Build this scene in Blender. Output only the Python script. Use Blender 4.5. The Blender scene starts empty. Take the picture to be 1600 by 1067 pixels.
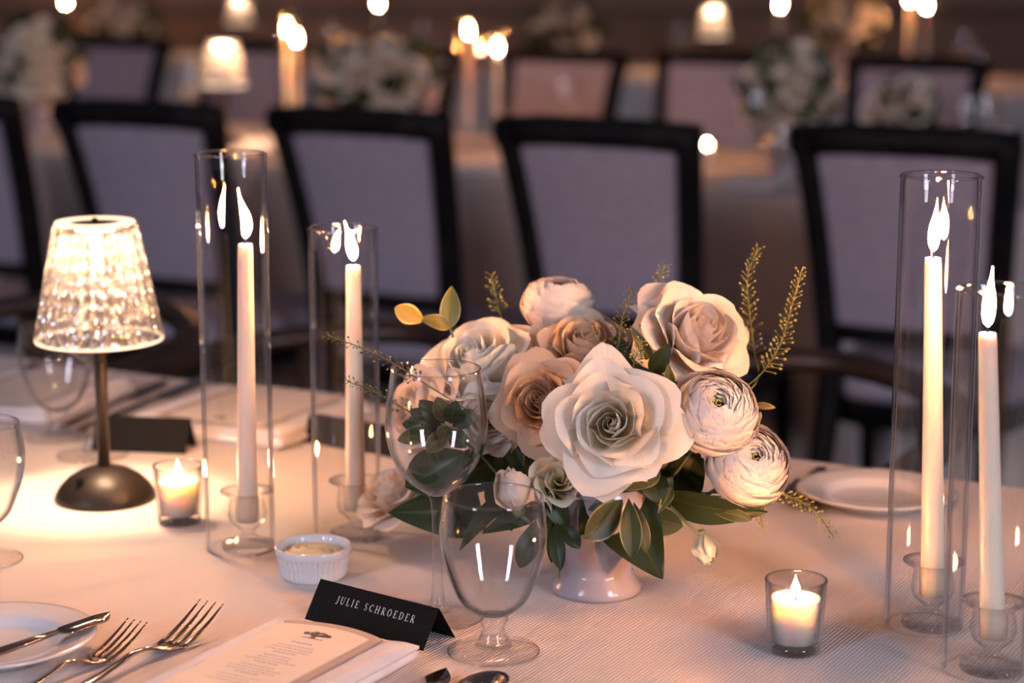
import bpy, math, random
from mathutils import Vector, Matrix, noise
R = math.radians
PI = math.pi
random.seed(7)
sc = bpy.context.scene
COL = sc.collection
# ------------------------------------------------------------------ camera
CAMZ, F, PITCH = 1.308, 3200.0, R(11.0)
cp, sp = math.cos(PITCH), math.sin(PITCH)
TZ = 0.76                                   # table top height
cam_d = bpy.data.cameras.new('camera')
cam = bpy.data.objects.new('camera', cam_d); COL.objects.link(cam)
cam.location = (0, 0, CAMZ); cam.rotation_euler = (PI/2-PITCH, 0, 0)
cam_d.sensor_width = 36; cam_d.lens = 72; cam_d.clip_end = 60; cam_d.clip_start = .05
cam_d.dof.use_dof = True; cam_d.dof.focus_distance = 1.66; cam_d.dof.aperture_fstop = 3.7
sc.camera = cam
# ------------------------------------------------------------------ world, window light, exposure
w = bpy.data.worlds.new('world'); sc.world = w; w.use_nodes = True
w.node_tree.nodes['Background'].inputs[0].default_value = (.46, .375, .45, 1)
w.node_tree.nodes['Background'].inputs[1].default_value = .17
def area(name, loc, target, sx, sy, power, col):
    d = bpy.data.lights.new(name, 'AREA'); d.shape = 'RECTANGLE'; d.size = sx; d.size_y = sy
    d.energy = power; d.color = col
    o = bpy.data.objects.new(name, d); COL.objects.link(o); o.location = loc
    o.rotation_euler = (Vector(target)-Vector(loc)).to_track_quat('-Z', 'Y').to_euler()
    return o
area('window_daylight', (2.5, -1.7, 2.3), (0, 2.4, .8), .75, 1.5, 96, (.86, .84, 1.0))
area('window_daylight', (-3.0, -1.6, 2.4), (0, 5.0, .8), 0.75, 1.5, 100, (.76, .76, 1.0))  # second window added, aimed at the far tables to brighten them
sc.view_settings.view_transform = 'Standard'; sc.view_settings.look = 'None'
sc.view_settings.exposure = -0.16; sc.view_settings.gamma = 1.0; sc.view_settings.use_curve_mapping = False
cy = sc.cycles
cy.caustics_reflective = False; cy.caustics_refractive = False
cy.max_bounces = 12; cy.transparent_max_bounces = 40; cy.transmission_bounces = 12; cy.glossy_bounces = 6; cy.diffuse_bounces = 6
cy.sample_clamp_indirect = 4.0; cy.sample_clamp_direct = 0; cy.use_denoising = True
FLAME_E, LED_E = 2400.0, 1250.0
# ------------------------------------------------------------------ pixel -> place
def G(px, py, h=TZ):
    dx, dy = (px-800)/F, (py-533.5)/F
    d = Vector((dx, cp-dy*sp, -sp-dy*cp)); t = (h-CAMZ)/d.z
    return Vector((d.x*t, d.y*t, h))
def D(px, py, Z):
    dx, dy = (px-800)/F, (py-533.5)/F
    return Vector((dx*Z, (cp-dy*sp)*Z, CAMZ+(-sp-dy*cp)*Z))
def hz(p, py):
    k = (533.5-py)/F
    return CAMZ + p[1]*(k*cp-sp)/(cp+k*sp)
TOCAM = Vector((0, -cp, sp)); CR = Vector((1, 0, 0)); CU = Vector((0, sp, cp))
YAW = R(-28)
# ------------------------------------------------------------------ materials
M = {}
def nt(name):
    m = bpy.data.materials.new(name); m.use_nodes = True; M[name] = m
    return m, m.node_tree, m.node_tree.nodes, m.node_tree.links, m.node_tree.nodes['Principled BSDF']
def pm(name, col, rough=.5, metal=0, **kw):
    m, t, n, l, b = nt(name)
    b.inputs['Base Color'].default_value = (*col, 1); b.inputs['Roughness'].default_value = rough; b.inputs['Metallic'].default_value = metal
    for k, v in kw.items(): b.inputs[k].default_value = v
    return m
def noise_color(m, c1, c2, scale, detail=3, coord='Object', bump=0, bscale=None, dist=.001):
    t = m.node_tree; n, l = t.nodes, t.links; b = n['Principled BSDF']
    tc = n.new('ShaderNodeTexCoord'); nz = n.new('ShaderNodeTexNoise'); nz.inputs['Scale'].default_value = scale; nz.inputs['Detail'].default_value = detail
    l.new(tc.outputs[coord], nz.inputs['Vector'])
    r = n.new('ShaderNodeValToRGB'); r.color_ramp.elements[0].color = (*c1, 1); r.color_ramp.elements[1].color = (*c2, 1)
    r.color_ramp.elements[0].position = .35; r.color_ramp.elements[1].position = .65
    l.new(nz.outputs['Fac'], r.inputs['Fac']); l.new(r.outputs['Color'], b.inputs['Base Color'])
    if bump:
        n2 = n.new('ShaderNodeTexNoise'); n2.inputs['Scale'].default_value = bscale or scale*4
        l.new(tc.outputs[coord], n2.inputs['Vector'])
        bp = n.new('ShaderNodeBump'); bp.inputs['Strength'].default_value = bump; bp.inputs['Distance'].default_value = dist
        l.new(n2.outputs['Fac'], bp.inputs['Height']); l.new(bp.outputs['Normal'], b.inputs['Normal'])
    return m
# ribbed tablecloth
m, t, n, l, b = nt('ribbed_cloth')
b.inputs['Base Color'].default_value = (.80, .74, .70, 1); b.inputs['Roughness'].default_value = .9
tc = n.new('ShaderNodeTexCoord'); wv = n.new('ShaderNodeTexWave'); wv.bands_direction = 'X'; wv.inputs['Scale'].default_value = 95; wv.inputs['Distortion'].default_value = 1.6
wv.inputs['Detail'].default_value = 2; wv.inputs['Detail Scale'].default_value = .35
mp = n.new('ShaderNodeMapping'); l.new(tc.outputs['Object'], mp.inputs['Vector']); l.new(mp.outputs['Vector'], wv.inputs['Vector'])
nz = n.new('ShaderNodeTexNoise'); nz.inputs['Scale'].default_value = 900; l.new(tc.outputs['Object'], nz.inputs['Vector'])
ad = n.new('ShaderNodeMath'); ad.operation = 'MULTIPLY_ADD'; l.new(nz.outputs['Fac'], ad.inputs[0]); ad.inputs[1].default_value = .5; l.new(wv.outputs['Fac'], ad.inputs[2])
bp = n.new('ShaderNodeBump'); bp.inputs['Strength'].default_value = .42; bp.inputs['Distance'].default_value = .0009
l.new(ad.outputs[0], bp.inputs['Height']); l.new(bp.outputs['Normal'], b.inputs['Normal'])
rp = n.new('ShaderNodeValToRGB'); rp.color_ramp.elements[0].color = (.64, .59, .56, 1); rp.color_ramp.elements[1].color = (.74, .69, .66, 1); rp.color_ramp.elements[1].position = .5
l.new(wv.outputs['Fac'], rp.inputs['Fac']); l.new(rp.outputs['Color'], b.inputs['Base Color'])
noise_color(pm('napkin_cotton', (.85, .84, .86), .85), (.76, .76, .79), (.80, .80, .83), 60, bump=.25, bscale=700, dist=.0004)
pm('menu_card', (.78, .72, .65), .6); pm('taupe_card', (.48, .40, .34), .7); pm('ink', (.09, .07, .06), .7); pm('pale_ink', (.58, .53, .48), .7)
noise_color(pm('black_card', (.012, .014, .016), .7, **{'Specular IOR Level': .12}), (.007, .007, .008), (.011, .011, .011), 300)
pm('white_ink', (.80, .76, .70), .6)
pm('porcelain', (.80, .79, .78), .12, **{'Coat Weight': .5})
noise_color(pm('stoneware', (.62, .58, .58), .17), (.37, .33, .345), (.45, .405, .42), 9, bump=.1, bscale=350, dist=.0004)
noise_color(pm('butter', (.85, .66, .36), .45, **{'Subsurface Weight': .3, 'Subsurface Scale': .01}), (.80, .60, .33), (.88, .72, .44), 40)
pm('steel', (.46, .40, .37), .14, 1.0)
noise_color(pm('matte_bronze', (.05, .04, .035), .42, 0, **{'Specular IOR Level': .3}), (.012, .010, .009), (.017, .013, .012), 400)
noise_color(pm('black_wood', (.012, .011, .012), .5, **{'Specular IOR Level': .1}), (.006, .006, .007), (.013, .011, .011), 20)
noise_color(pm('brown_wood', (.03, .018, .012), .4), (.018, .010, .007), (.038, .021, .012), 14)
noise_color(pm('grey_upholstery', (.34, .31, .35), .95), (.31, .28, .345), (.37, .335, .40), 60, bump=.3, bscale=900)
noise_color(pm('carpet', (.02, .016, .02), 1), (.012, .011, .014), (.024, .02, .022), 30)
noise_color(pm('wall_paint', (.22, .16, .13), .9), (.20, .145, .12), (.25, .18, .15), 2)
pm('wall_trim', (.10, .08, .075), .6); pm('wick', (.02, .015, .012), .9)
noise_color(pm('stem_green', (.10, .15, .05), .6), (.08, .12, .04), (.14, .18, .07), 80)
noise_color(pm('seed_green', (.30, .32, .09), .6), (.22, .26, .07), (.42, .40, .13), 200)
noise_color(pm('seed_dark', (.10, .12, .04), .6), (.07, .09, .03), (.16, .16, .06), 200)
pm('wax', (.93, .78, .64), .38, **{'Subsurface Weight': .8, 'Subsurface Scale': .022, 'Subsurface Radius': (1.0, .55, .3)})  # taper wax tinted peach for the warm light of lamp, votives and table
m, t, n, l, b = nt('wax_votive')
b.inputs['Base Color'].default_value = (.92, .84, .74, 1); b.inputs['Roughness'].default_value = .4
b.inputs['Subsurface Weight'].default_value = .7; b.inputs['Subsurface Scale'].default_value = .014; b.inputs['Subsurface Radius'].default_value = (1, .82, .62)
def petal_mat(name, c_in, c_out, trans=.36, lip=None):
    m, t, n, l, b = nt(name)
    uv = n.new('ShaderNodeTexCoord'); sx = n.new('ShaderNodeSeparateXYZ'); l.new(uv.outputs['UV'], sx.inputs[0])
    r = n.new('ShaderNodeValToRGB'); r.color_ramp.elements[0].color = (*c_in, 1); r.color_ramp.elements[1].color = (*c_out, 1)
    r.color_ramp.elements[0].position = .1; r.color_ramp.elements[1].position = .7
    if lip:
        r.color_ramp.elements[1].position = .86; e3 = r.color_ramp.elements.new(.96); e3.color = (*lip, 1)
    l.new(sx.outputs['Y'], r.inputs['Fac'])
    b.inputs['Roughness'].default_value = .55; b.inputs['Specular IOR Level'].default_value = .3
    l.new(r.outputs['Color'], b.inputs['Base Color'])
    wv = n.new('ShaderNodeTexWave'); wv.bands_direction = 'X'; wv.inputs['Scale'].default_value = 7; wv.inputs['Distortion'].default_value = 1.5
    l.new(uv.outputs['UV'], wv.inputs['Vector'])
    bp = n.new('ShaderNodeBump'); bp.inputs['Strength'].default_value = .12; bp.inputs['Distance'].default_value = .0006
    l.new(wv.outputs['Fac'], bp.inputs['Height']); l.new(bp.outputs['Normal'], b.inputs['Normal'])
    tr = n.new('ShaderNodeBsdfTranslucent'); l.new(r.outputs['Color'], tr.inputs['Color'])
    mx = n.new('ShaderNodeMixShader'); mx.inputs[0].default_value = trans
    l.new(b.outputs[0], mx.inputs[1]); l.new(tr.outputs[0], mx.inputs[2]); l.new(mx.outputs[0], n['Material Output'].inputs[0])
    return m
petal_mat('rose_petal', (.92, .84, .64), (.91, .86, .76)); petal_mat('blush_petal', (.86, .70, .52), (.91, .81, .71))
petal_mat('peach_shade_petal', (.74, .48, .27), (.85, .64, .45)); petal_mat('ranunculus_petal', (.80, .66, .50), (.86, .73, .61), lip=(.95, .88, .80)); petal_mat('cream_petal', (.72, .70, .42), (.86, .80, .62))  # peach petals carry orange shade and candle glow in their colour
def leaf_mat(name, c1, c2, edge, vein, ew=.0, trans=.2):
    m, t, n, l, b = nt(name)
    uv = n.new('ShaderNodeTexCoord'); sx = n.new('ShaderNodeSeparateXYZ'); l.new(uv.outputs['UV'], sx.inputs[0])
    a = n.new('ShaderNodeMath'); a.operation = 'SUBTRACT'; l.new(sx.outputs['X'], a.inputs[0]); a.inputs[1].default_value = .5
    ab = n.new('ShaderNodeMath'); ab.operation = 'ABSOLUTE'; l.new(a.outputs[0], ab.inputs[0])
    nz = n.new('ShaderNodeTexNoise'); nz.inputs['Scale'].default_value = 60; l.new(uv.outputs['Object'], nz.inputs['Vector'])
    cr = n.new('ShaderNodeValToRGB'); cr.color_ramp.elements[0].color = (*c1, 1); cr.color_ramp.elements[1].color = (*c2, 1); l.new(nz.outputs['Fac'], cr.inputs['Fac'])
    ad = n.new('ShaderNodeMath'); ad.operation = 'MULTIPLY_ADD'; l.new(nz.outputs['Fac'], ad.inputs[0]); ad.inputs[1].default_value = .12; l.new(ab.outputs[0], ad.inputs[2])
    er = n.new('ShaderNodeValToRGB'); e = er.color_ramp.elements
    e[0].position = .5-ew; e[0].color = (0, 0, 0, 1); e[1].position = .54-ew*.8; e[1].color = (1, 1, 1, 1); l.new(ad.outputs[0], er.inputs['Fac'])
    vr = n.new('ShaderNodeValToRGB'); e = vr.color_ramp.elements; e[0].position = .004; e[0].color = (1, 1, 1, 1); e[1].position = .016; e[1].color = (0, 0, 0, 1); l.new(ab.outputs[0], vr.inputs['Fac'])
    m1 = n.new('ShaderNodeMixRGB'); l.new(er.outputs['Color'], m1.inputs[0]); l.new(cr.outputs['Color'], m1.inputs[1]); m1.inputs[2].default_value = (*edge, 1)
    m2 = n.new('ShaderNodeMixRGB'); l.new(vr.outputs['Color'], m2.inputs[0]); l.new(m1.outputs['Color'], m2.inputs[1]); m2.inputs[2].default_value = (*vein, 1)
    l.new(m2.outputs['Color'], b.inputs['Base Color']); b.inputs['Roughness'].default_value = .42; b.inputs['Specular IOR Level'].default_value = .35
    tr = n.new('ShaderNodeBsdfTranslucent'); l.new(m2.outputs['Color'], tr.inputs['Color'])
    mx = n.new('ShaderNodeMixShader'); mx.inputs[0].default_value = trans
    l.new(b.outputs[0], mx.inputs[1]); l.new(tr.outputs[0], mx.inputs[2]); l.new(mx.outputs[0], n['Material Output'].inputs[0])
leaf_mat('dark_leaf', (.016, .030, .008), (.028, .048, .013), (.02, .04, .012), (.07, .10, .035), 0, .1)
leaf_mat('olive_leaf', (.05, .065, .02), (.09, .10, .03), (.22, .21, .09), (.20, .22, .10), .03)
leaf_mat('variegated_leaf', (.022, .038, .014), (.05, .07, .03), (.26, .27, .14), (.10, .14, .06), .01, .12)
leaf_mat('grey_leaf', (.09, .12, .08), (.14, .17, .12), (.45, .46, .36), (.32, .36, .26), .04)
leaf_mat('yellow_leaf', (.22, .20, .05), (.32, .27, .08), (.62, .52, .24), (.30, .27, .09), .05, .4)
leaf_mat('light_leaf', (.13, .16, .045), (.20, .22, .07), (.40, .38, .18), (.12, .14, .04), .03, .3)
def glass_mat(name, f0, tcol, gl=0.0, ior=1.45, rough=0.0, power=4.2, cap=.75, edge=None):
    m, t, n, l, b = nt(name); n.remove(b)
    lw = n.new('ShaderNodeLayerWeight'); lw.inputs['Blend'].default_value = .5
    pw = n.new('ShaderNodeMath'); pw.operation = 'POWER'; l.new(lw.outputs['Facing'], pw.inputs[0]); pw.inputs[1].default_value = power
    ma = n.new('ShaderNodeMath'); ma.operation = 'MULTIPLY_ADD'; l.new(pw.outputs[0], ma.inputs[0]); ma.inputs[1].default_value = cap-f0; ma.inputs[2].default_value = f0
    tr = n.new('ShaderNodeBsdfTransparent'); tr.inputs[0].default_value = (*tcol, 1)
    src = tr.outputs[0]
    if gl:
        g = n.new('ShaderNodeBsdfGlass'); g.inputs['IOR'].default_value = ior; g.inputs['Roughness'].default_value = rough; g.inputs['Color'].default_value = (*tcol, 1)
        mg = n.new('ShaderNodeMixShader'); mg.inputs[0].default_value = gl
        if edge:
            mr = n.new('ShaderNodeMapRange'); mr.interpolation_type = 'SMOOTHSTEP'; l.new(lw.outputs['Facing'], mr.inputs[0])
            mr.inputs[1].default_value = edge[0]; mr.inputs[2].default_value = edge[1]; mr.inputs[4].default_value = gl; l.new(mr.outputs[0], mg.inputs[0])
        l.new(tr.outputs[0], mg.inputs[1]); l.new(g.outputs[0], mg.inputs[2]); src = mg.outputs[0]
    gs = n.new('ShaderNodeBsdfGlossy'); gs.inputs['Roughness'].default_value = .015; gs.inputs['Color'].default_value = (1, 1, 1, 1)
    mx = n.new('ShaderNodeMixShader'); l.new(ma.outputs[0], mx.inputs[0]); l.new(src, mx.inputs[1]); l.new(gs.outputs[0], mx.inputs[2])
    l.new(mx.outputs[0], n['Material Output'].inputs[0])
    return m
glass_mat('thin_glass', .03, (.995, .99, .985), .8, edge=(.54, .93)); glass_mat('foot_glass', .035, (.995, .99, .985), power=5, cap=.5); glass_mat('thick_glass', .04, (.995, .992, .99), .32, power=2.4, cap=.5, edge=(.2, .9)); glass_mat('bowl_glass', .03, (.99, .985, .98), .85, power=3.2, edge=(.42, .9))
# flame
m, t, n, l, b = nt('flame'); n.remove(b)
em = n.new('ShaderNodeEmission'); tr = n.new('ShaderNodeBsdfTransparent'); lw = n.new('ShaderNodeLayerWeight'); lw.inputs['Blend'].default_value = .5
uv = n.new('ShaderNodeTexCoord'); sx = n.new('ShaderNodeSeparateXYZ'); l.new(uv.outputs['UV'], sx.inputs[0])
cr = n.new('ShaderNodeValToRGB'); e = cr.color_ramp.elements; e[0].position = 0; e[0].color = (.10, .12, .5, 1); e[1].position = .22; e[1].color = (1, .39, .12, 1)
l.new(sx.outputs['Y'], cr.inputs['Fac']); l.new(cr.outputs['Color'], em.inputs['Color'])
sr = n.new('ShaderNodeValToRGB'); e = sr.color_ramp.elements; e[0].position = 0; e[0].color = (.003, .003, .003, 1); e[1].position = .28; e[1].color = (1, 1, 1, 1)
l.new(sx.outputs['Y'], sr.inputs['Fac'])
fr = n.new('ShaderNodeValToRGB'); e = fr.color_ramp.elements; e[0].position = .45; e[0].color = (1, 1, 1, 1); e[1].position = .90; e[1].color = (.0007, .0007, .0007, 1)
l.new(lw.outputs['Facing'], fr.inputs['Fac'])
mu = n.new('ShaderNodeMath'); mu.operation = 'MULTIPLY'; l.new(sr.outputs['Color'], mu.inputs[0]); l.new(fr.outputs['Color'], mu.inputs[1])
m2 = n.new('ShaderNodeMath'); m2.operation = 'MULTIPLY'; l.new(mu.outputs[0], m2.inputs[0]); m2.inputs[1].default_value = FLAME_E; l.new(m2.outputs[0], em.inputs['Strength'])
l.new(em.outputs[0], n['Material Output'].inputs[0])
def emis(name, col, s):
    m, t, n, l, b = nt(name); n.remove(b); em = n.new('ShaderNodeEmission'); em.inputs[0].default_value = (*col, 1); em.inputs[1].default_value = s
    l.new(em.outputs[0], n['Material Output'].inputs[0]); return m
emis('led', (1, .62, .37), LED_E)
emis('lit_rim', (1, .70, .46), 2.2)
# crystal shade: clear ribbed acrylic lit from within
m, t, n, l, b = nt('crystal'); n.remove(b)
tc = n.new('ShaderNodeTexCoord'); vo = n.new('ShaderNodeTexVoronoi'); vo.inputs['Scale'].default_value = 1; vo.inputs['Randomness'].default_value = .55
mp = n.new('ShaderNodeMapping'); mp.inputs['Scale'].default_value = (84, 9, 1); l.new(tc.outputs['UV'], mp.inputs['Vector']); l.new(mp.outputs['Vector'], vo.inputs['Vector'])
bp = n.new('ShaderNodeBump'); bp.inputs['Strength'].default_value = 1; bp.inputs['Distance'].default_value = .004; l.new(vo.outputs['Distance'], bp.inputs['Height'])
rr = n.new('ShaderNodeValToRGB'); e = rr.color_ramp.elements; e[0].position = .12; e[0].color = (1, 1, 1, 1); e[1].position = .42; e[1].color = (.12, .12, .12, 1); l.new(vo.outputs['Distance'], rr.inputs['Fac'])
gs = n.new('ShaderNodeBsdfGlossy'); gs.inputs['Roughness'].default_value = .12; l.new(bp.outputs[0], gs.inputs['Normal'])
tl = n.new('ShaderNodeBsdfTranslucent'); tl.inputs[0].default_value = (.95, .9, .86, 1)
tr = n.new('ShaderNodeBsdfTransparent'); tr.inputs[0].default_value = (.90, .88, .87, 1)
mm = n.new('ShaderNodeMath'); mm.operation = 'MULTIPLY'; l.new(rr.outputs['Color'], mm.inputs[0]); mm.inputs[1].default_value = .42
su = n.new('ShaderNodeSeparateXYZ'); l.new(tc.outputs['UV'], su.inputs[0]); sm1 = n.new('ShaderNodeMath'); sm1.operation = 'MULTIPLY'; l.new(su.outputs['X'], sm1.inputs[0]); sm1.inputs[1].default_value = PI*30
sm2 = n.new('ShaderNodeMath'); sm2.operation = 'COSINE'; l.new(sm1.outputs[0], sm2.inputs[0]); sm3 = n.new('ShaderNodeMath'); sm3.operation = 'ABSOLUTE'; l.new(sm2.outputs[0], sm3.inputs[0])
sm4 = n.new('ShaderNodeMath'); sm4.operation = 'MULTIPLY'; l.new(sm3.outputs[0], sm4.inputs[0]); l.new(rr.outputs['Color'], sm4.inputs[1]); l.new(sm4.outputs[0], mm.inputs[0])
m1 = n.new('ShaderNodeMixShader'); l.new(mm.outputs[0], m1.inputs[0]); l.new(tr.outputs[0], m1.inputs[1]); l.new(tl.outputs[0], m1.inputs[2])
m3 = n.new('ShaderNodeMixShader'); m3.inputs[0].default_value = .22; l.new(m1.outputs[0], m3.inputs[1]); l.new(gs.outputs[0], m3.inputs[2])
l.new(m3.outputs[0], n['Material Output'].inputs[0])
# ------------------------------------------------------------------ mesh helpers
def mesh(name, V, Fc, mat, parent=None, smooth=True, uv=None, kind=None, label=None):
    me = bpy.data.meshes.new(name); me.from_pydata([tuple(v) for v in V], [], Fc)
    if uv:
        ul = me.uv_layers.new(name='UVMap')
        for p in me.polygons:
            for li in p.loop_indices: ul.data[li].uv = uv[me.loops[li].vertex_index]
    me.polygons.foreach_set('use_smooth', [smooth]*len(me.polygons))
    me.materials.append(M[mat]); me.update()
    o = bpy.data.objects.new(name, me); COL.objects.link(o)
    if parent: o.parent = parent
    if kind: o['kind'] = kind
    if label: o['label'] = label
    return o
def thing(name, label, cat, loc=(0, 0, 0), rotz=0, group=None, quat=None):
    o = bpy.data.objects.new(name, None); COL.objects.link(o); o.location = loc; o.empty_display_size = .05
    if quat: o.rotation_mode = 'QUATERNION'; o.rotation_quaternion = quat
    else: o.rotation_euler = (0, 0, rotz)
    o['label'] = label; o['category'] = cat
    if group: o['group'] = group
    return o
def tag(o, label, cat, group=None):
    o['label'] = label; o['category'] = cat
    if group: o['group'] = group
    return o
def dup(root, loc=None, label=None, group=None, rotz=None, scale=None):
    r = root.copy(); COL.objects.link(r)
    if loc is not None: r.location = loc
    if rotz is not None: r.rotation_euler = (0, 0, rotz)
    if scale: r.scale = (scale,)*3
    if label: r['label'] = label
    if group: r['group'] = group
    for ch in list(root.children):
        c = ch.copy(); COL.objects.link(c); c.parent = r
        for g in list(ch.children):
            d = g.copy(); COL.objects.link(d); d.parent = c
    return r
class MB:
    def __init__(s): s.V, s.F = [], []
    def add(s, V, Fc):
        o = len(s.V); s.V += [Vector(v) for v in V]; s.F += [tuple(i+o for i in f) for f in Fc]; return s
    def box(s, x0, x1, y0, y1, z0, z1):
        V = [(x, y, z) for x in (x0, x1) for y in (y0, y1) for z in (z0, z1)]
        return s.add(V, [(0, 1, 3, 2), (4, 6, 7, 5), (0, 4, 5, 1), (2, 3, 7, 6), (0, 2, 6, 4), (1, 5, 7, 3)])
    def lathe(s, prof, seg=48, c=(0, 0, 0), rib=None):
        V = []; Fc = []; n = len(prof)
        for k in range(seg):
            a = 2*PI*k/seg
            for (r, z) in prof:
                q = r + (rib(a, z, r) if rib else 0)
                V.append((c[0]+q*math.cos(a), c[1]+q*math.sin(a), c[2]+z))
        s.uv = [(k/seg, i/(n-1)) for k in range(seg) for i in range(n)]
        for k in range(seg):
            k2 = (k+1) % seg
            for i in range(n-1): Fc.append((k*n+i, k2*n+i, k2*n+i+1, k*n+i+1))
        return s.add(V, Fc)
    def tube(s, pts, rad, seg=10, flat=1.0, up=None, caps=True):
        pts = [Vector(p) for p in pts]; n = len(pts); V = []; Fc = []
        if not hasattr(rad, '__len__'): rad = [rad]*n
        for i, p in enumerate(pts):
            d = (pts[min(i+1, n-1)]-pts[max(i-1, 0)]).normalized()
            u = Vector(up) if up else (Vector((0, 0, 1)) if abs(d.z) < .95 else Vector((1, 0, 0)))
            x = d.cross(u).normalized(); y = x.cross(d).normalized()
            for k in range(seg):
                a = 2*PI*k/seg; V.append(p + x*math.cos(a)*rad[i] + y*math.sin(a)*rad[i]*flat)
        for i in range(n-1):
            for k in range(seg):
                k2 = (k+1) % seg; Fc.append((i*seg+k, i*seg+k2, (i+1)*seg+k2, (i+1)*seg+k))
        if caps: Fc += [tuple(range(seg))[::-1], tuple((n-1)*seg+k for k in range(seg))]
        return s.add(V, Fc)
    def build(s, name, mat, parent=None, smooth=True, **k): return mesh(name, s.V, s.F, mat, parent, smooth, **k)
def bevel(o, w_, seg=3):
    m = o.modifiers.new('bevel', 'BEVEL'); m.width = w_; m.segments = seg; m.limit_method = 'ANGLE'; m.angle_limit = R(40); return o
def smooth_curve(pts, n=8):
    pts = [Vector(p) for p in pts]; P = [2*pts[0]-pts[1]]+pts+[2*pts[-1]-pts[-2]]; out = []
    for i in range(1, len(P)-2):
        for k in range(n):
            t = k/n; a, b_, c, d = P[i-1], P[i], P[i+1], P[i+2]
            out.append(.5*((2*b_)+(c-a)*t+(2*a-5*b_+4*c-d)*t*t+(3*b_-a-3*c+d)*t**3))
    out.append(pts[-1]); return out
def struct(o): o['kind'] = 'structure'; return o
# ------------------------------------------------------------------ the room
struct(MB().box(-7, 7, -2.5, 11.2, -.05, 0).build('floor', 'carpet', smooth=False))
struct(MB().box(-7, 7, 11.0, 11.2, 0, 3.2).build('wall_back', 'wall_paint', smooth=False))
struct(MB().box(-7.2, -7, -2.5, 11.2, 0, 3.2).build('wall_left', 'wall_paint', smooth=False))
struct(MB().box(7, 7.2, -2.5, 11.2, 0, 3.2).build('wall_right', 'wall_paint', smooth=False))
struct(MB().box(-7, 7, 10.98, 11.0, 0, .14).build('baseboard_back', 'wall_trim', smooth=False))
struct(MB().box(-7, 7, 10.965, 11.0, .92, .98).build('trim_1', 'wall_trim', smooth=False))
# ------------------------------------------------------------------ tables
def banquet(edge_a, edge_b, width, toward, x0, x1, tlabel, clabel, near):
    """edge_a->edge_b: a point pair on one long edge; local x along the edge, y across the table"""
    d = (edge_b-edge_a); ang = math.atan2(d.y, d.x)
    t = thing('banquet_table', tlabel, 'table', (edge_a.x, edge_a.y, 0), ang)
    ys = (-width, 0) if near else (0, width)
    ia, ib = ys[0]+.01, ys[1]-.01
    MB().box(x0+.01, x1-.01, ia, ib, TZ-.035, TZ-.004).build('table_top', 'brown_wood', t, False)
    k = max(2, int((x1-x0)/1.8)+1)
    for i in range(k):
        for y in (ia+.12, ib-.12):
            x = x0+.25+(x1-x0-.5)*i/(k-1)
            MB().tube([(x, y, 0), (x, y, TZ-.035)], .02).build('leg', 'black_wood', t)
    # cloth
    V = []; Fc = []
    xs = [x0, x1]
    per = []
    step = .03
    def run(a, b_):
        nn = int((Vector(b_)-Vector(a)).length/step)
        return [Vector(a).lerp(Vector(b_), i/nn) for i in range(nn)]
    c = [(x0, ys[0]), (x1, ys[0]), (x1, ys[1]), (x0, ys[1])]
    for i in range(4):
        for p in run((*c[i], 0), (*c[(i+1) % 4], 0)):
            q = Vector(c[(i+1) % 4])-Vector(c[i]); nr = Vector((q.y, -q.x)).normalized(); per.append((p, Vector((nr.x, nr.y, 0))))
    n = len(per); levels = [(TZ, 0, 0), (TZ-.002, .003, 0), (TZ-.008, .006, 0), (TZ-.05, .008, .1), (TZ-.2, .014, .6), (.4, .022, 1), (.02, .03, 1.2)]
    for (z, off, wv_) in levels:
        for i, (p, nr) in enumerate(per):
            fl = .018*wv_*(math.sin(i*.52+2*math.sin(i*.11)) + .5*math.sin(i*.93+1))
            V.append(Vector((p.x, p.y, z)) + nr*(off+fl+.004))
    for j in range(len(levels)-1):
        for i in range(n): i2 = (i+1) % n; Fc.append((j*n+i, (j+1)*n+i, (j+1)*n+i2, j*n+i2))
    Fc.append(tuple(range(n)))
    cl = mesh('tablecloth', V, Fc, 'ribbed_cloth'); cl.location = (edge_a.x, edge_a.y, 0); cl.rotation_euler = (0, 0, ang); tag(cl, clabel, 'tablecloth')
    for p in cl.data.polygons: p.use_smooth = len(p.vertices) < 10
    return ang
A1 = banquet(G(0, 557), G(1600, 765), 1.10, None, -1.6, 2.9, 'near banquet table hidden under the ribbed white cloth set with the flowers', 'ribbed white tablecloth under the vase and the lit crystal lamp', True)
E2a, E2b = G(560, 268), G(1165, 303)
A2 = banquet(E2a, E2b, .98, None, -2.9, 2.6, 'second banquet table, behind the row of dark chair backs', 'white cloth hanging in folds behind the dark chair backs', False)
dv2 = (E2b-E2a).normalized(); nv2 = Vector((-dv2.y, dv2.x, 0))
E3 = E2a+nv2*3.3
A3 = banquet(E3, E3+dv2, 1.10, None, -4.2, 4.2, 'third banquet table, farthest one by the brown wall', 'white cloth of the farthest table by the brown wall', False)
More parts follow.
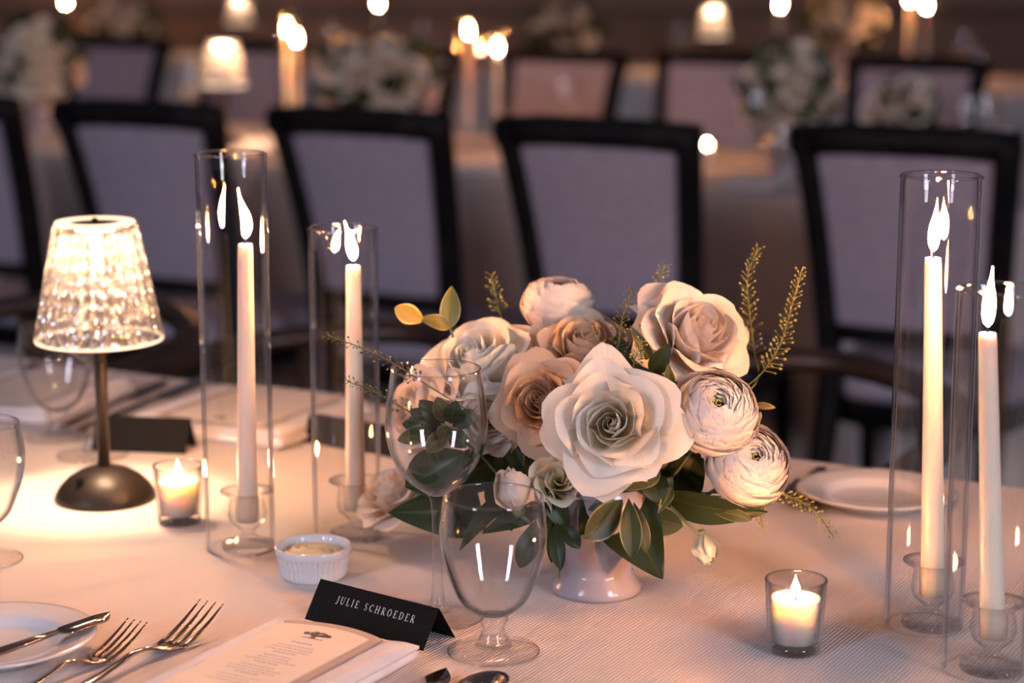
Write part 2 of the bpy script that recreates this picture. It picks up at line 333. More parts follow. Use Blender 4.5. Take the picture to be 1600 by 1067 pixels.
# ------------------------------------------------------------------ chairs
def make_chair(label):
    t = thing('dining_chair', label, 'chair', group='dark framed dining chairs')
    W0, W1, H, yb = .158, .192, .97, 0.0
    def bk(z):   # y of the back plane: raked, away at bottom
        q = max(0, (z-.45)/.52); return .02-.11*q**1.7
    for s in (-1, 1):
        pts = [(s*.175, -.10, 0), (s*.165, -.03, .25), (s*W0, .02, .45)] + [(s*(W0+(W1-W0)*((z-.45)/.52)**1.6), bk(z), z) for z in (.58, .7, .8, .9, .955)]
        MB().tube(smooth_curve(pts, 4), .026, 8, 1.1, up=(0, 1, 0)).build('back_post', 'black_wood', t)
    MB().tube([(-W1-.02, bk(.95), .948), (-.1, bk(.95)-.012, .955), (.1, bk(.95)-.012, .955), (W1+.02, bk(.95), .948)], .022, 8, 1.35).build('top_rail', 'black_wood', t)
    MB().tube([(-W0, bk(.575), .575), (0, bk(.575)-.01, .575), (W0, bk(.575), .575)], .021, 8, 1).build('bottom_rail', 'black_wood', t)
    V = []; Fc = []; nx, nz_ = 10, 10
    for side in (0, 1):
        for j in range(nz_+1):
            z = .585+(.94-.585)*j/nz_; hw = W0+(W1-W0)*max(0, ((z-.45)/.52))**1.6-.008
            for i in range(nx+1):
                u = -1+2*i/nx; bul = .008*(1-u**4)*(1-(2*j/nz_-1)**4)
                V.append((u*hw, bk(z)+(-.006-bul if side == 0 else .012+bul*1.6)-.01*(1-u*u), z))
    N = (nx+1)*(nz_+1)
    for side in (0, 1):
        for j in range(nz_):
            for i in range(nx):
                a = side*N+j*(nx+1)+i; f = (a, a+1, a+nx+2, a+nx+1); Fc.append(f if side == 0 else f[::-1])
    mesh('back_panel', V, Fc, 'grey_upholstery', t)
    # seat
    def outline(k, grow=0):
        pts = []
        for i in range(40):
            a = 2*PI*i/40; cx, sy = math.cos(a), math.sin(a)
            x = math.copysign(abs(cx)**.5, cx); y = math.copysign(abs(sy)**.5, sy)
            pts.append(((.185+.045*(y+1)/2+grow)*x*k, .255+(.235+grow)*y*k))
        return pts
    V = []; Fc = []; rows = [(.97, .435), (1, .45), (1, .465), (.93, .485), (.7, .497), (.35, .502), (.05, .503)]
    for k, z in rows: V += [(x, y, z) for x, y in outline(k)]
    for j in range(len(rows)-1):
        for i in range(40): i2 = (i+1) % 40; Fc.append((j*40+i, j*40+i2, (j+1)*40+i2, (j+1)*40+i))
    Fc.append(tuple(range(39, -1, -1))); Fc.append(tuple((len(rows)-1)*40+i for i in range(40)))
    mesh('seat', V, Fc, 'grey_upholstery', t)
    V = []; Fc = []
    for z in (.385, .437): V += [(x, y, z) for x, y in outline(.98)]
    Fc = [(i, (i+1) % 40, 40+(i+1) % 40, 40+i) for i in range(40)] + [tuple(range(39, -1, -1))]
    mesh('seat_frame', V, Fc, 'black_wood', t)
    for s in (-1, 1): MB().tube([(s*.195, .45, 0), (s*.2, .455, .2), (s*.2, .45, .4)], [.014, .018, .022], 8).build('leg', 'black_wood', t)
    return t
ang2 = A2
def chair_spot(px, py, h=.97): return G(px, py, h)
row2 = [(1412, 207), (930, 194), (557, 178), (212, 166), (-92, 152), (1905, 222)]
words2 = ['fourth upholstered chair back, behind the tall right hurricane glass', 'upholstered chair back directly behind the rose centrepiece', 'upholstered chair back between the two left hurricane candles', 'upholstered chair back right behind the lit crystal lamp', 'chair back cut off by the left border, near the far bouquet', 'last chair of the row, behind the short hurricane glass']
ch0 = None
for i, (px, py) in enumerate(row2[:5]):
    p = chair_spot(px, py)
    # back top sits .09 behind the chair origin
    a = A2 + [0.02, 0, -.02, .03, 0, 0][i]
    off = Vector((-math.sin(a), math.cos(a), 0))*.09
    if ch0 is None: ch0 = make_chair('dark wooden '+words2[0]); ch0.location = (p.x+off.x, p.y+off.y, 0); ch0.rotation_euler = (0, 0, a)
    else: dup(ch0, (p.x+off.x, p.y+off.y, 0), 'dark wooden '+words2[i], rotz=a)
row3 = [(1420, 97, 'chair facing forward, behind the right far white bouquet'), (1112, 88, 'chair behind the small votive between the second table bouquets'), (865, 85, 'chair behind the pair of thin candles on the second table'), (612, 78, 'chair behind the dense white bouquet on the second table'), (375, 70, 'chair behind the lit fluted lamp on the second table'), (165, 64, 'chair behind the leafy bouquet at the far left')]
for px, py, wd in row3:
    p = chair_spot(px, py); p = G(px, py, .97)+nv2*.09; a = A2+PI; off = Vector((-math.sin(a), math.cos(a), 0))*.09
    dup(ch0, (p.x+off.x, p.y+off.y, 0), 'dark wooden '+wd, rotz=a)
def make_armchair(label):
    t = thing('armchair', label, 'chair', group='low curved armchairs at the near table')
    rail = smooth_curve([(-.25, .28, .68), (-.26, .1, .69), (-.21, -.10, .705), (0, -.2, .72), (.21, -.10, .705), (.26, .1, .69), (.25, .28, .68)], 6)
    MB().tube(rail, .024, 10, .75).build('arm_rail', 'brown_wood', t)
    for x, y in ((-.235, .25), (.235, .25), (-.17, -.14), (.17, -.14)):
        MB().tube([(x*1.05, y*1.05, 0), (x, y, .4), (x, y, .70 if y < 0 else .675)], [.013, .019, .016], 8).build('leg', 'brown_wood', t)
    bevel(MB().box(-.235, .235, -.17, .27, .38, .43).build('seat_frame', 'black_wood', t, False), .01)
    bevel(MB().box(-.225, .225, -.15, .265, .431, .475).build('seat', 'grey_upholstery', t, False), .018)
    return t
ac = None
for i, (px, py, lab) in enumerate(((1290, 567, 'low armchair with curved brown rail, between ranunculus and tall right hurricane'), (600, 538, 'low armchair with curved brown rail, behind the shorter left hurricane glass'), (120, 490, 'low armchair with curved brown rail, behind the crystal lamp pole'))):
    p = G(px, py, .72); a = A1+PI; off = Vector((-math.sin(a), math.cos(a), 0))*.19; nr_ = Vector((-math.sin(A1), math.cos(A1), 0)); q_ = (p+off-G(0, 557)).dot(nr_); p = p+nr_*max(0, .40-q_)
    if ac is None: ac = make_armchair(lab); ac.location = (p.x+off.x, p.y+off.y, 0); ac.rotation_euler = (0, 0, a)
    else: dup(ac, (p.x+off.x, p.y+off.y, 0), lab, rotz=a)
# ------------------------------------------------------------------ candles and glass
def flame_mesh(parent, h, lean=0.0, wd=.0055, z0=0.0, x0=0.0, twist=0.0):
    V = []; UV = []; Fc = []; n, s = 12, 10
    for j in range(n+1):
        t = j/n; r = wd*(math.sin(PI*min(1, t**.62))**1.0)*(1-.25*t)+.0001
        if t > .45: r = wd*((1-t)/.55)**1.5*.93+.0001
        for k in range(s):
            a = 2*PI*k/s; V.append((x0+lean*h*(t**1.6)+twist*h*math.sin(t*5)*.06+r*math.cos(a), r*math.sin(a)*.8, z0+h*t)); UV.append((k/s, t))
    for j in range(n):
        for k in range(s): k2 = (k+1) % s; Fc.append((j*s+k, j*s+k2, (j+1)*s+k2, (j+1)*s+k))
    return mesh('flame', V, Fc, 'flame', parent, uv=UV)
def taper(base, ztop, lean, fh, label, far=False, d0=.0098, d1=.0068, group=None, axis_lean=(0, 0), twist=0):
    H = ztop-base.z
    t = thing('taper_candle', label, 'candle', base, 0, group)
    ln = lambda z: (axis_lean[0]*z/H, axis_lean[1]*z/H)
    pr = [(0, .0), (d0, 0)] + [(d0+(d1-d0)*q**.9, H*q) for q in (.15, .4, .7, .97)] + [(d1*.93, H*.995), (d1*.6, H*.997), (0, H*.992)]
    mb = MB().lathe(pr, 24)
    for v in mb.V: v.x += axis_lean[0]*v.z/H; v.y += axis_lean[1]*v.z/H
    mb.build('candle_stick', 'wax', t)
    x0 = axis_lean[0]
    MB().tube([(x0, 0, H-.004), (x0, 0, H+.004), (x0+.001, 0, H+.008)], .0008, 6).build('wick', 'wick', t)
    flame_mesh(t, fh, lean, .0052 if not far else .0062, H+.003, x0, twist)
    return t
def hurricane(base, H, label, r=.032, group=None):
    t = thing('glass_cylinder', label, 'candle holder', base, 0, group); th = .0022
    pr = [(r-th, .0014), (r-th*.6, .0003), (r-th*.3, .0003), (r, .0014)] + [(r, H*q) for q in (.1, .3, .5, .7, .9)] + [(r, H-.002), (r+.0008, H), (r-th/2, H+.0012), (r-th, H)] + [(r-th, H*q) for q in (.9, .7, .5, .3, .1)] + [(r-th, .0014)]
    MB().lathe(pr, 64).build('glass_wall', 'thin_glass', t)
    MB().lathe([(r-.0024+.0016*math.cos(a), H+.0006+.0014*math.sin(a)) for a in [i*PI/4 for i in range(9)]], 64).build('rim', 'thick_glass', t)
    return t
def holder(base, label, group=None):
    t = thing('candlestick', label, 'candle holder', base, 0, group)
    pr = [(0, .0), (.0235, 0), (.0245, .003), (.022, .006), (.012, .009), (.0065, .013), (.006, .016), (.009, .019), (.0155, .024), (.018, .032), (.0165, .042), (.0155, .047), (.019, .051), (.0245, .0535), (.0248, .055), (.0175, .0535), (.0118, .050), (.0112, .040), (.0110, .026), (.0, .0245)]
    def rib(a, z, r): return .0012*math.cos(12*a)*(1 if .001 < z < .012 and r > .008 else 0)*min(1, r/.02)
    MB().lathe(pr, 72, rib=rib).build('glass_body', 'thick_glass', t)
    return t
GZ = .0004
def hurricane_set(px, base_y, rim_y, cx_top, ctop_y, lean, fh, nm, r=.032, twist=0, cbx=None):
    g = G(px, base_y); H = hz(g, rim_y)-TZ
    hurricane(g, H, 'glass cylinder around the '+nm, r, 'clear glass hurricane cylinders')
    hb = Vector((G(cbx or cx_top, base_y).x, g.y, TZ+GZ))
    holder(hb, 'glass candlestick under the '+nm, 'pressed glass candlesticks')
    cb = hb+Vector((0, 0, .0255)); zt = hz(cb, ctop_y)
    top = G(cx_top, ctop_y, zt)
    taper(cb, zt, lean, fh, 'lit '+nm, group='lit taper candles', axis_lean=((cx_top-800)/F*(cb.y*cp-(zt-CAMZ)*sp)-cb.x, 0), twist=twist)
hurricane_set(376, 856, 241, 383, 379, -.06, .046, 'tall ivory taper nearest the crystal lamp', twist=.8, cbx=388)
hurricane_set(543, 838, 357, 552, 413, -.20, .037, 'ivory taper left of the wine glass', cbx=556)
hurricane_set(1443, 977, 275, 1458, 400, .04, .043, 'ivory taper behind the shortest right hurricane', cbx=1455)
hurricane_set(1536, 1046, 452, 1543, 518, .04, .046, 'ivory taper at the right border of the photo', cbx=1549)
def votive(px, base_y, rim_y, nm, r0=.021, r1=.0245, wax=.74, fh=.018):
    g = G(px, base_y); H = hz(g, rim_y)-TZ
    t = thing('votive_holder', 'small clear glass votive holder '+nm, 'candle holder', g, 0, 'votive holders')
    pr = [(0, 0), (r0-.003, 0), (r0, .003), (r1, H-.001), (r1-.0008, H+.0006), (r1-.0018, H), (r0-.0022, .0095), (0, .008)]
    MB().lathe(pr, 48).build('glass_wall', 'thin_glass', t)
    MB().lathe([(0, .0006), (r0-.002, .0006), (r0-.0006, .004), (r0-.0022, .0092), (0, .0078)], 48).build('glass_base', 'thick_glass', t)
    MB().lathe([(r1-.001+.0011*math.cos(a), H+.001*math.sin(a)) for a in [i*PI/4 for i in range(9)]], 48).build('rim', 'thick_glass', t)
    c = thing('votive_candle', 'lit cream votive candle '+nm, 'candle', g+Vector((0, 0, .0098)), 0, 'votive candles')
    hw = H*wax-.0098; ra, rb = r0-.0026, r0+(r1-r0)*wax-.0028
    MB().lathe([(0, 0), (ra, 0), (rb, hw-.001), (rb-.001, hw+.0005), (rb*.7, hw-.001), (0, hw-.0022)], 40).build('wax_body', 'wax_votive', c)
    MB().tube([(0, 0, hw-.004), (0, 0, hw+.005)], .0008, 6).build('wick', 'wick', c)
    flame_mesh(c, fh, -.03, .0040, hw+.001)
votive(1241, 1017, 905, 'in front of the hurricanes, right of the vase')
votive(281, 816, 727, 'beside the dark lamp base')
# ------------------------------------------------------------------ stemware
def glass_obj(name, label, base, outer, wall, group=None, stem_z=.05, r_foot=.036):
    """outer: [(r,z)...] bowl from stem top to rim; foot and stem are solid"""
    t = thing(name, label, 'glass', base, 0, group)
    foot = outer['foot']; MB().lathe(foot, 64).build('foot', 'foot_glass', t); rf = foot[2][0]
    MB().lathe([(rf-.0006+.0009*math.cos(a), .0014+.0009*math.sin(a)) for a in [i*PI/4 for i in range(9)]], 64).build('foot_edge', 'thick_glass', t)
    MB().lathe(outer['stem'], 40).build('stem', 'thick_glass', t)
    bw = smooth_curve([(r, 0, z) for r, z in outer['bowl']], 5)
    ob = [(v.x, v.z) for v in bw]; n = len(ob)
    ib = [(max(0, r-wall), z+ (wall if i < 3 else 0)) for i, (r, z) in enumerate(ob)][::-1]
    rt, zt = ob[-1]
    MB().lathe(ob+[(rt-wall*.5, zt+.0008)]+ib+[(0, ob[0][1]+wall*1.5)], 72).build('bowl', 'bowl_glass', t)
    MB().lathe([(rt-wall*.5+.0009*math.cos(a), zt+.0009*math.sin(a)) for a in [i*PI/4 for i in range(9)]], 72).build('rim', 'thick_glass', t)
    return t
def foot_prof(r): return [(0, .0004), (r-.002, .0004), (r, .0014), (r-.002, .0028), (r*.6, .0045), (r*.3, .0075), (.0, .009)]
def goblet(base, label, H=.128, group='water goblets'):
    k = H/.128
    g = {'foot': foot_prof(.0365), 'stem': [(0, .004), (.015, .006), (.0115, .012), (.0090, .018), (.0088, .022), (.012, .0275), (.011, .031), (0, .033)],
         'bowl': [(.004, .030), (.014, .033), (.026, .043), (.034, .060), (.0402, .080), (.0422, .097), (.0405, .114), (.0388, H)]}
    return glass_obj('water_goblet', label, base, g, .0014, group)
def wine(base, label, H=.215, group='wine glasses', rr=.0365):
    g = {'foot': foot_prof(.038), 'stem': [(0, .003), (.012, .006), (.0062, .014), (.0045, .03), (.004, .06), (.0042, .085), (.0055, .1), (.0085, .108), (0, .111)],
         'bowl': [(.003, .104), (.010, .107), (.024, .118), (.0355, .135), (.0412, .155), (.0415, .172), (.039, .193), (rr, H)]}
    return glass_obj('wine_glass', label, base, g, .0010, group)
gp = G(771, 1019); goblet(gp, 'empty water goblet in front, beside the black place card', hz(gp, 775)-TZ)
wp = G(684, 965); wine(wp, 'tall empty wine glass in front of the rose bouquet', hz(wp, 576)-TZ)
gp = G(-28, 876); goblet(gp, 'water goblet cut off by the left border, near the lamp', hz(gp, 662)-TZ)
gp = G(92, 683); goblet(gp, 'blurred water goblet standing behind the crystal lamp shade')
wp = G(145, 712); wine(wp, 'blurred wine glass just left of the dark lamp pole')
# ------------------------------------------------------------------ table lamp
def lamp(base, label, H_pole, zs, ztop, rb, rt, far=False):
    t = thing('table_lamp', label, 'lamp', base, 0, 'crystal table lamps')
    MB().lathe([(0, 0), (.049, 0), (.0505, .002), (.0495, .006), (.045, .014), (.036, .023), (.024, .030), (.012, .034), (0, .035)], 56).build('lamp_base', 'matte_bronze', t)
    MB().tube([(0, 0, .03), (0, 0, ztop-.006)], .0062, 16).build('pole', 'matte_bronze', t)
    bevel(MB().box(-.022, -.014, -.034, -.026, .024, .031).build('switch', 'black_wood', t, False), .002)
    n = 30; H = ztop-zs
    def rib(a, z, r): return .0034*abs(math.cos(a*n/2))
    lm = MB().lathe([(rb+(rt-rb)*q, zs+H*q) for q in [i/16 for i in range(17)]], n*8, rib=rib); lm.build('lamp_shade', 'crystal', t, uv=lm.uv)
    lm = MB().lathe([(rb-.006+(rt-rb)*q, zs+H*q) for q in [i/8 for i in range(9)]], n*4, rib=lambda a, z, r: .0014*abs(math.cos(a*n/4+1))); lm.build('shade_lining', 'crystal', t, uv=lm.uv)
    MB().lathe([(rb+.001+.0017*math.cos(a), zs+.0017*math.sin(a)) for a in [i*PI/4 for i in range(9)]], 72).build('bottom_rim', 'lit_rim', t)
    MB().lathe([(rt-.001, ztop), (rt+.002, ztop+.001), (rt+.001, ztop+.003), (rt-.011, ztop+.003), (rt-.011, ztop), (rt-.001, ztop)], 72).build('top_rim', 'lit_rim', t)
    MB().lathe([(0, ztop-.004), (.022, ztop-.004), (rt-.011, ztop-.002), (rt-.011, ztop+.001), (0, ztop+.001)], 40).build('top_cap', 'black_wood', t)
    MB().lathe([(.008, ztop-.0052), (.019, ztop-.0052)], 32).build('light_ring', 'led', t)
    MB().tube([(0, 0, ztop), (0, 0, ztop+.006)], .003, 10).build('finial', 'black_wood', t)
    return t
lb = G(165, 779)
z_bot = hz(lb, 529)-TZ; z_top = hz(lb, 350)-TZ
lamp0 = lamp(lb, 'lit crystal table lamp with dark domed base at the left of the near table', 0, z_bot, z_top, .0605, .0375)
# ------------------------------------------------------------------ crockery, cutlery
def plate(base, r, label, group=None):
    t = tag(MB().lathe([(0, .004), (r*.55, .004), (r*.62, .006), (r*.67, .0115), (r*.72, .013), (r*.95, .0160), (r, .0165), (r+.0012, .0152), (r*.9, .0115), (r*.66, .004), (r*.6, 0), (0, 0)], 72).build('bread_plate', 'porcelain'), label, 'plate', group)
    t.location = base; return t
plate(Vector((G(-10, 990, TZ+.016).x, G(-10, 990, TZ+.016).y, TZ)), .079, 'white bread plate with a butter knife, cut by the left border')
plate(Vector((*G(1370, 762, TZ+.016).xy, TZ)), .078, 'blurred white bread plate behind the right hurricane candles')
def knife(a, b_, wd, label, za=0, zb=0, name='butter_knife'):
    """a handle end, b_ blade tip (world)"""
    d = (b_-a); L = d.length; t = thing(name, label, 'knife', a)
    x = d.normalized(); q = Vector((1, 0, 0)).rotation_difference(x); t.rotation_mode = 'QUATERNION'; t.rotation_quaternion = q
    MB().tube([(0, 0, .003), (L*.1, 0, .003), (L*.4, 0, .003), (L*.56, 0, .003)], [.0035, .0055, .0045, .0032], 12, .55).build('handle', 'steel', t)
    V = []; Fc = []; n = 14
    for i in range(n+1):
        q = i/n; xx = L*.55+L*.45*q; hi = wd*.35*min(1, q*6)+.001; lo = -wd*.65*min(1, q*8)-.001
        if q > .7: k = (q-.7)/.3; hi = hi*(1-k*k*.6); lo = lo*(1-k**2)+hi*k**2*.98
        for z in (.0022, .0036): V += [(xx, hi, z), (xx, lo, z)]
    for i in range(n):
        a_, c = i*4, (i+1)*4
        Fc += [(a_, a_+1, c+1, c), (a_+2, c+2, c+3, a_+3), (a_, c, c+2, a_+2), (a_+1, a_+3, c+3, c+1)]
    Fc.append((n*4, n*4+1, n*4+3, n*4+2)); mesh('blade', V, Fc, 'steel', t)
    return t
pk = knife(G(-30, 1034, TZ+.0165), G(176, 963, TZ+.0185), .016, 'silver butter knife resting across the white bread plate')
def fork(base, rotz, L, wd, label, group='dinner forks'):
    """local +x from the handle end towards the tines"""
    t = thing('fork', label, 'fork', base, rotz, group); s = L/.2
    side = lambda x: .002+ .012*math.exp(-((x-.118*s)/(.03*s))**2)*0 + (.014*math.sin(PI*min(1, max(0, (x-.07*s)/(.065*s))))**2 if x < .135*s else 0)
    prof = [(0, .0045), (.02, .004), (.05, .0045), (.08, .008), (.10, .0115), (.117, .0095), (.132, .0042), (.148, .0028)]
    wds = [.0068, .0074, .0055, .0036, .0031, .0036, .0095, wd/2/s*1.02]
    V = []; Fc = []; sm = smooth_curve([(x*s, w_*s, z) for (x, z), w_ in zip(prof, wds)], 5)
    for v in sm:
        x, hw, z = v
        for (yy, zz) in ((-hw, z+.0004), (-hw*.5, z+.0012), (hw*.5, z+.0012), (hw, z+.0004), (hw*.5, z-.0012), (-hw*.5, z-.0012)): V.append((x, yy, zz))
    n = len(sm)
    for i in range(n-1):
        for k in range(6): k2 = (k+1) % 6; Fc.append((i*6+k, i*6+k2, (i+1)*6+k2, (i+1)*6+k))
    Fc += [tuple(range(6))[::-1], tuple((n-1)*6+k for k in range(6))]
    mesh('handle', V, Fc, 'steel', t)
    for k in range(4):
        y = (-1.5+k)*wd*.285; pts = []
        for q in (0, .3, .65, 1): pts.append((.145*s+.055*s*q, y*(1+.05*q), .0028+.002*q+.019*q**1.5*s))
        MB().tube(smooth_curve(pts, 3), [wd*.105-(wd*.105-.0007)*(i/9)**1.8 for i in range(10)], 8, .5).build('tine', 'steel', t)
    return t
def fork_at(px0, py0, px1, py1, L, wd, label, raise_=.024):
    tip = G(px1, py1, TZ+raise_); a = G(px0, py0, TZ+.004); d = tip-a; r = math.atan2(d.y, d.x)
    b_ = Vector((tip.x-math.cos(r)*L, tip.y-math.sin(r)*L, TZ)); return fork(b_, r, L, wd, label)
fork_at(146, 1064, 331, 939, .20, .026, 'large silver dinner fork lying beside the folded napkin')
fork_at(66, 1066, 215, 963, .17, .022, 'smaller silver salad fork between the bread plate and the dinner fork')
fork_at(1318, 706, 1205, 768, .17, .024, 'blurred fork behind the lower ranunculus, beside the far bread plate', .02)
fork_at(1345, 716, 1240, 782, .185, .026, 'blurred longer fork next to the far bread plate rim', .02)
# far place-setting cutlery (dark diagonals)
knife(G(90, 672, TZ+.001), G(262, 596, TZ+.001), .02, 'blurred knife, farther of two on the cloth behind the lamp', name='dinner_knife')
knife(G(120, 676, TZ+.001), G(330, 590, TZ+.001), .02, 'blurred knife, nearer of two, along the far folded napkin', name='dinner_knife')
knife(G(-60, 640, TZ+.001), G(60, 568, TZ+.001), .02, 'blurred knife at the far left edge of the near table', name='dinner_knife')
# spoon + knife tips at the lower border
kd = Vector((math.sin(-YAW), math.cos(-YAW), 0))
kt = G(703, 1051, TZ+.002); knife(kt-kd*.22, kt, .021, 'dinner knife whose tip just enters the photo below the goblet', name='dinner_knife')
st = G(780, 1058, TZ+.006); s0 = st-kd*.19; s0.z = TZ
spn = thing('spoon', 'silver teaspoon whose bowl just enters the photo below the goblet', 'spoon', s0, math.atan2(kd.y, kd.x))
MB().tube([(0, 0, .004), (.03, 0, .004), (.08, 0, .009), (.135, 0, .008)], [.006, .0065, .003, .0025], 10, .4).build('handle', 'steel', spn)
V = []; Fc = []
for j in range(9):
    for k in range(20):
        q = j/8; a = 2*PI*k/20; V.append((.163+.029*q*math.cos(a), .0175*q*math.sin(a), .002+.0075*q*q))
Fc = [(j*20+k, j*20+(k+1) % 20, (j+1)*20+(k+1) % 20, (j+1)*20+k) for j in range(8) for k in range(20)]
so = mesh('spoon_bowl', V, Fc, 'steel', spn); sm_ = so.modifiers.new('thick', 'SOLIDIFY'); sm_.thickness = .001
# ramekin of butter
rb_ = Vector((*G(490, 900).xy, TZ)); zr = hz(rb_, 850)-TZ
rm = thing('ramekin', 'white fluted ramekin between the hurricanes and the place card', 'ramekin', rb_)
def flute(a, z, r): return .0009*math.cos(40*a) if .003 < z < zr-.009 and r > .027 else 0
pr = [(0, .0), (.0265, 0), (.0285, .002), (.0292, .005), (.0295, .012), (.0305, zr*.55), (.0315, zr-.010), (.0322, zr-.0085), (.0335, zr-.007), (.0340, zr-.002), (.0332, zr), (.0318, zr-.001), (.0308, zr-.006), (.0300, .012), (.026, .006), (0, .006)]
MB().lathe(pr, 240, rib=flute).build('dish', 'porcelain', rm)
V = []; Fc = []; nr, na = 26, 96
for j in range(nr+1):
    q = j/nr; r = .0298*q
    for k in range(na):
        a = 2*PI*k/na; ph = a*1+q*7.5
        z = zr-.0115+.0065*(1-q**3)+.0030*abs(math.sin(ph*1.5+.6*math.sin(a*2)))*(1-q**8)*min(1, q*4)+.0012*noise.noise(Vector((r*math.cos(a)*90, r*math.sin(a)*90, 3)))
        V.append((r*math.cos(a), r*math.sin(a), z))
Fc = [(j*na+k, j*na+(k+1) % na, (j+1)*na+(k+1) % na, (j+1)*na+k) for j in range(nr) for k in range(na)]
bt = mesh('butter', V, Fc, 'butter'); bt.location = rb_+Vector((0, 0, .0)); tag(bt, 'swirled yellow butter filling the white ramekin', 'butter')
# ------------------------------------------------------------------ napkin + menu
def rounded_slab(x0, x1, y0, y1, z0, z1, nx=30, ny=40, puff=.002, seed=0):
    V = []; Fc = []; 
    for side in (1, 0):
        for j in range(ny+1):
            for i in range(nx+1):
                u, v = -1+2*i/nx, -1+2*j/ny
                e = (1-abs(u)**14)*(1-abs(v)**20); x = (x0+x1)/2+(x1-x0)/2*u; y = (y0+y1)/2+(y1-y0)/2*v
                mid = (z0+z1)/2; hh = (z1-z0)/2
                wob = .0011*noise.noise(Vector((x*28, y*14, seed)))+.0006*noise.noise(Vector((x*90, y*40, seed+5)))
                x += .0016*noise.noise(Vector((y*16, seed, 1)))*abs(u)**6; y += .002*noise.noise(Vector((x*25, seed, 9)))*abs(v)**6
                z = mid+(hh*(.35+.65*e**.5)+wob*e+puff*max(0, abs(u)-.55)*4*e) if side else mid-hh*(.35+.65*e**.5)
                V.append((x, y, max(z, z0)))
    N = (nx+1)*(ny+1)
    for side in (1, 0):
        o = 0 if side else N
        for j in range(ny):
            for i in range(nx):
                a = o+j*(nx+1)+i; f = (a, a+1, a+nx+2, a+nx+1); Fc.append(f if side else f[::-1])
    ring = [i for i in range(nx)]+[j*(nx+1)+nx for j in range(ny)]+[ny*(nx+1)+i for i in range(nx, 0, -1)]+[j*(nx+1) for j in range(ny, 0, -1)]
    for i in range(len(ring)): a, b_ = ring[i], ring[(i+1) % len(ring)]; Fc.append((a, N+a, N+b_, b_))
    return V, Fc
def arch_card(name, w_, L, z, th, mat, arch, parent=None):
    top = [(-w_/2+w_*i/16, L-arch*((2*i/16-1)**2)) for i in range(17)]
    out = [(-w_/2, 0), (w_/2, 0)]+top[::-1]; n = len(out)
    V = [(x, y, z) for x, y in out]+[(x, y, z+th) for x, y in out]
    Fc = [tuple(range(n))[::-1], tuple(range(n, 2*n))]+[(i, (i+1) % n, n+(i+1) % n, n+i) for i in range(n)]
    return mesh(name, V, Fc, mat, parent, False)
def setting(corner_l, corner_r, L, nm, wm, card_lab, flip=False):
    """corner_l, corner_r: far corners of the napkin (table plane). local +y points to the card end"""
    d = corner_r-corner_l; a = math.atan2(d.y, d.x); W = d.length; c = (corner_l+corner_r)/2; yv = Vector((-math.sin(a), math.cos(a), 0)) if not flip else Vector((math.sin(a), -math.cos(a), 0))
    rot = a if not flip else a+PI
    base = Vector((c.x, c.y, TZ+.0006))-yv*L
    nk = thing('napkin', nm, 'napkin', base, rot)
    V, Fc = rounded_slab(-W/2, W/2, 0, L, 0, .011); mesh('folded_napkin', V, Fc, 'napkin_cotton', nk)
    V, Fc = rounded_slab(-W/2+.004, W/2+.004, .004, L-.006, .0112, .0175, puff=.003, seed=4)
    mesh('napkin_fold', V, Fc, 'napkin_cotton', nk)
    mn = thing('menu_card', wm, 'menu', base+Vector((0, 0, .0192)), rot)
    arch_card('backing_card', W*.74, L-.006, 0.0, .0007, 'taupe_card', .012, mn)
    arch_card('front_card', W*.62, L-.016, .0008, .0007, 'menu_card', .009, mn)
    return mn, L, W, rot, base, yv
mn, L, W, rot, base, yv = setting(G(436, 970, TZ+.012), G(654, 1012, TZ+.012), .24, 'folded white napkin under the menu card beside the dinner fork', 'cream menu card with tree emblem on the near napkin', '')
mn.location.x -= math.cos(rot)*.004; mn.location.y -= math.sin(rot)*.004
def flat_poly(mb, pts, z): mb.add([(x, y, z) for x, y in pts]+[(x, y, z-.0002) for x, y in pts], [tuple(range(len(pts))), tuple(range(len(pts), 2*len(pts)))[::-1]]+[(i, i+len(pts), (i+1) % len(pts)+len(pts), (i+1) % len(pts)) for i in range(len(pts))])
em_ = MB(); ty = L-.036; rnd = random.Random(3)
for k in range(34):      # crown of the printed tree
    a = rnd.uniform(0, 2*PI); q = rnd.uniform(.1, 1)**.6; cx, cy_ = .0105*q*math.cos(a)*1.15, ty+.0042*q*math.sin(a)+.001; r = rnd.uniform(.0010, .0021)
    flat_poly(em_, [(cx+r*math.cos(b_)*1.2, cy_+r*.75*math.sin(b_)) for b_ in [i*PI/3+k for i in range(6)]], .00175+.00001*k)
flat_poly(em_, [(-.001, ty-.002), (-.0022, ty-.0085), (.003, ty-.0085), (.001, ty-.002)], .0018); flat_poly(em_, [(-.009, ty-.0090), (.009, ty-.0088), (.011, ty-.0082), (-.007, ty-.0084)], .0018)
em_.build('tree_emblem', 'ink', mn, False, kind='stuff')
tx = MB(); y = L-.058
for row in range(16):
    wrow = rnd.uniform(.022, .045) if row % 4 else .018
    x = -wrow/2
    while x < wrow/2:
        wl = rnd.uniform(.0015, .005); flat_poly(tx, [(x, y), (x+wl, y), (x+wl, y+.0011+(.001 if row % 4 == 0 else 0)), (x, y+.0011+(.001 if row % 4 == 0 else 0))], .0018); x += wl+.0011
    y -= .0055 if row % 4 else .008
tx.build('printed_text', 'pale_ink', mn, False, kind='stuff')
mn2, L2, W2, rot2, base2, yv2 = setting(G(200, 660, TZ+.012), G(440, 690, TZ+.012), .20, 'blurred folded napkin across the table, behind the tall left hurricane', 'blurred menu card on the far napkin behind the left hurricanes', '', True)
em2 = MB()
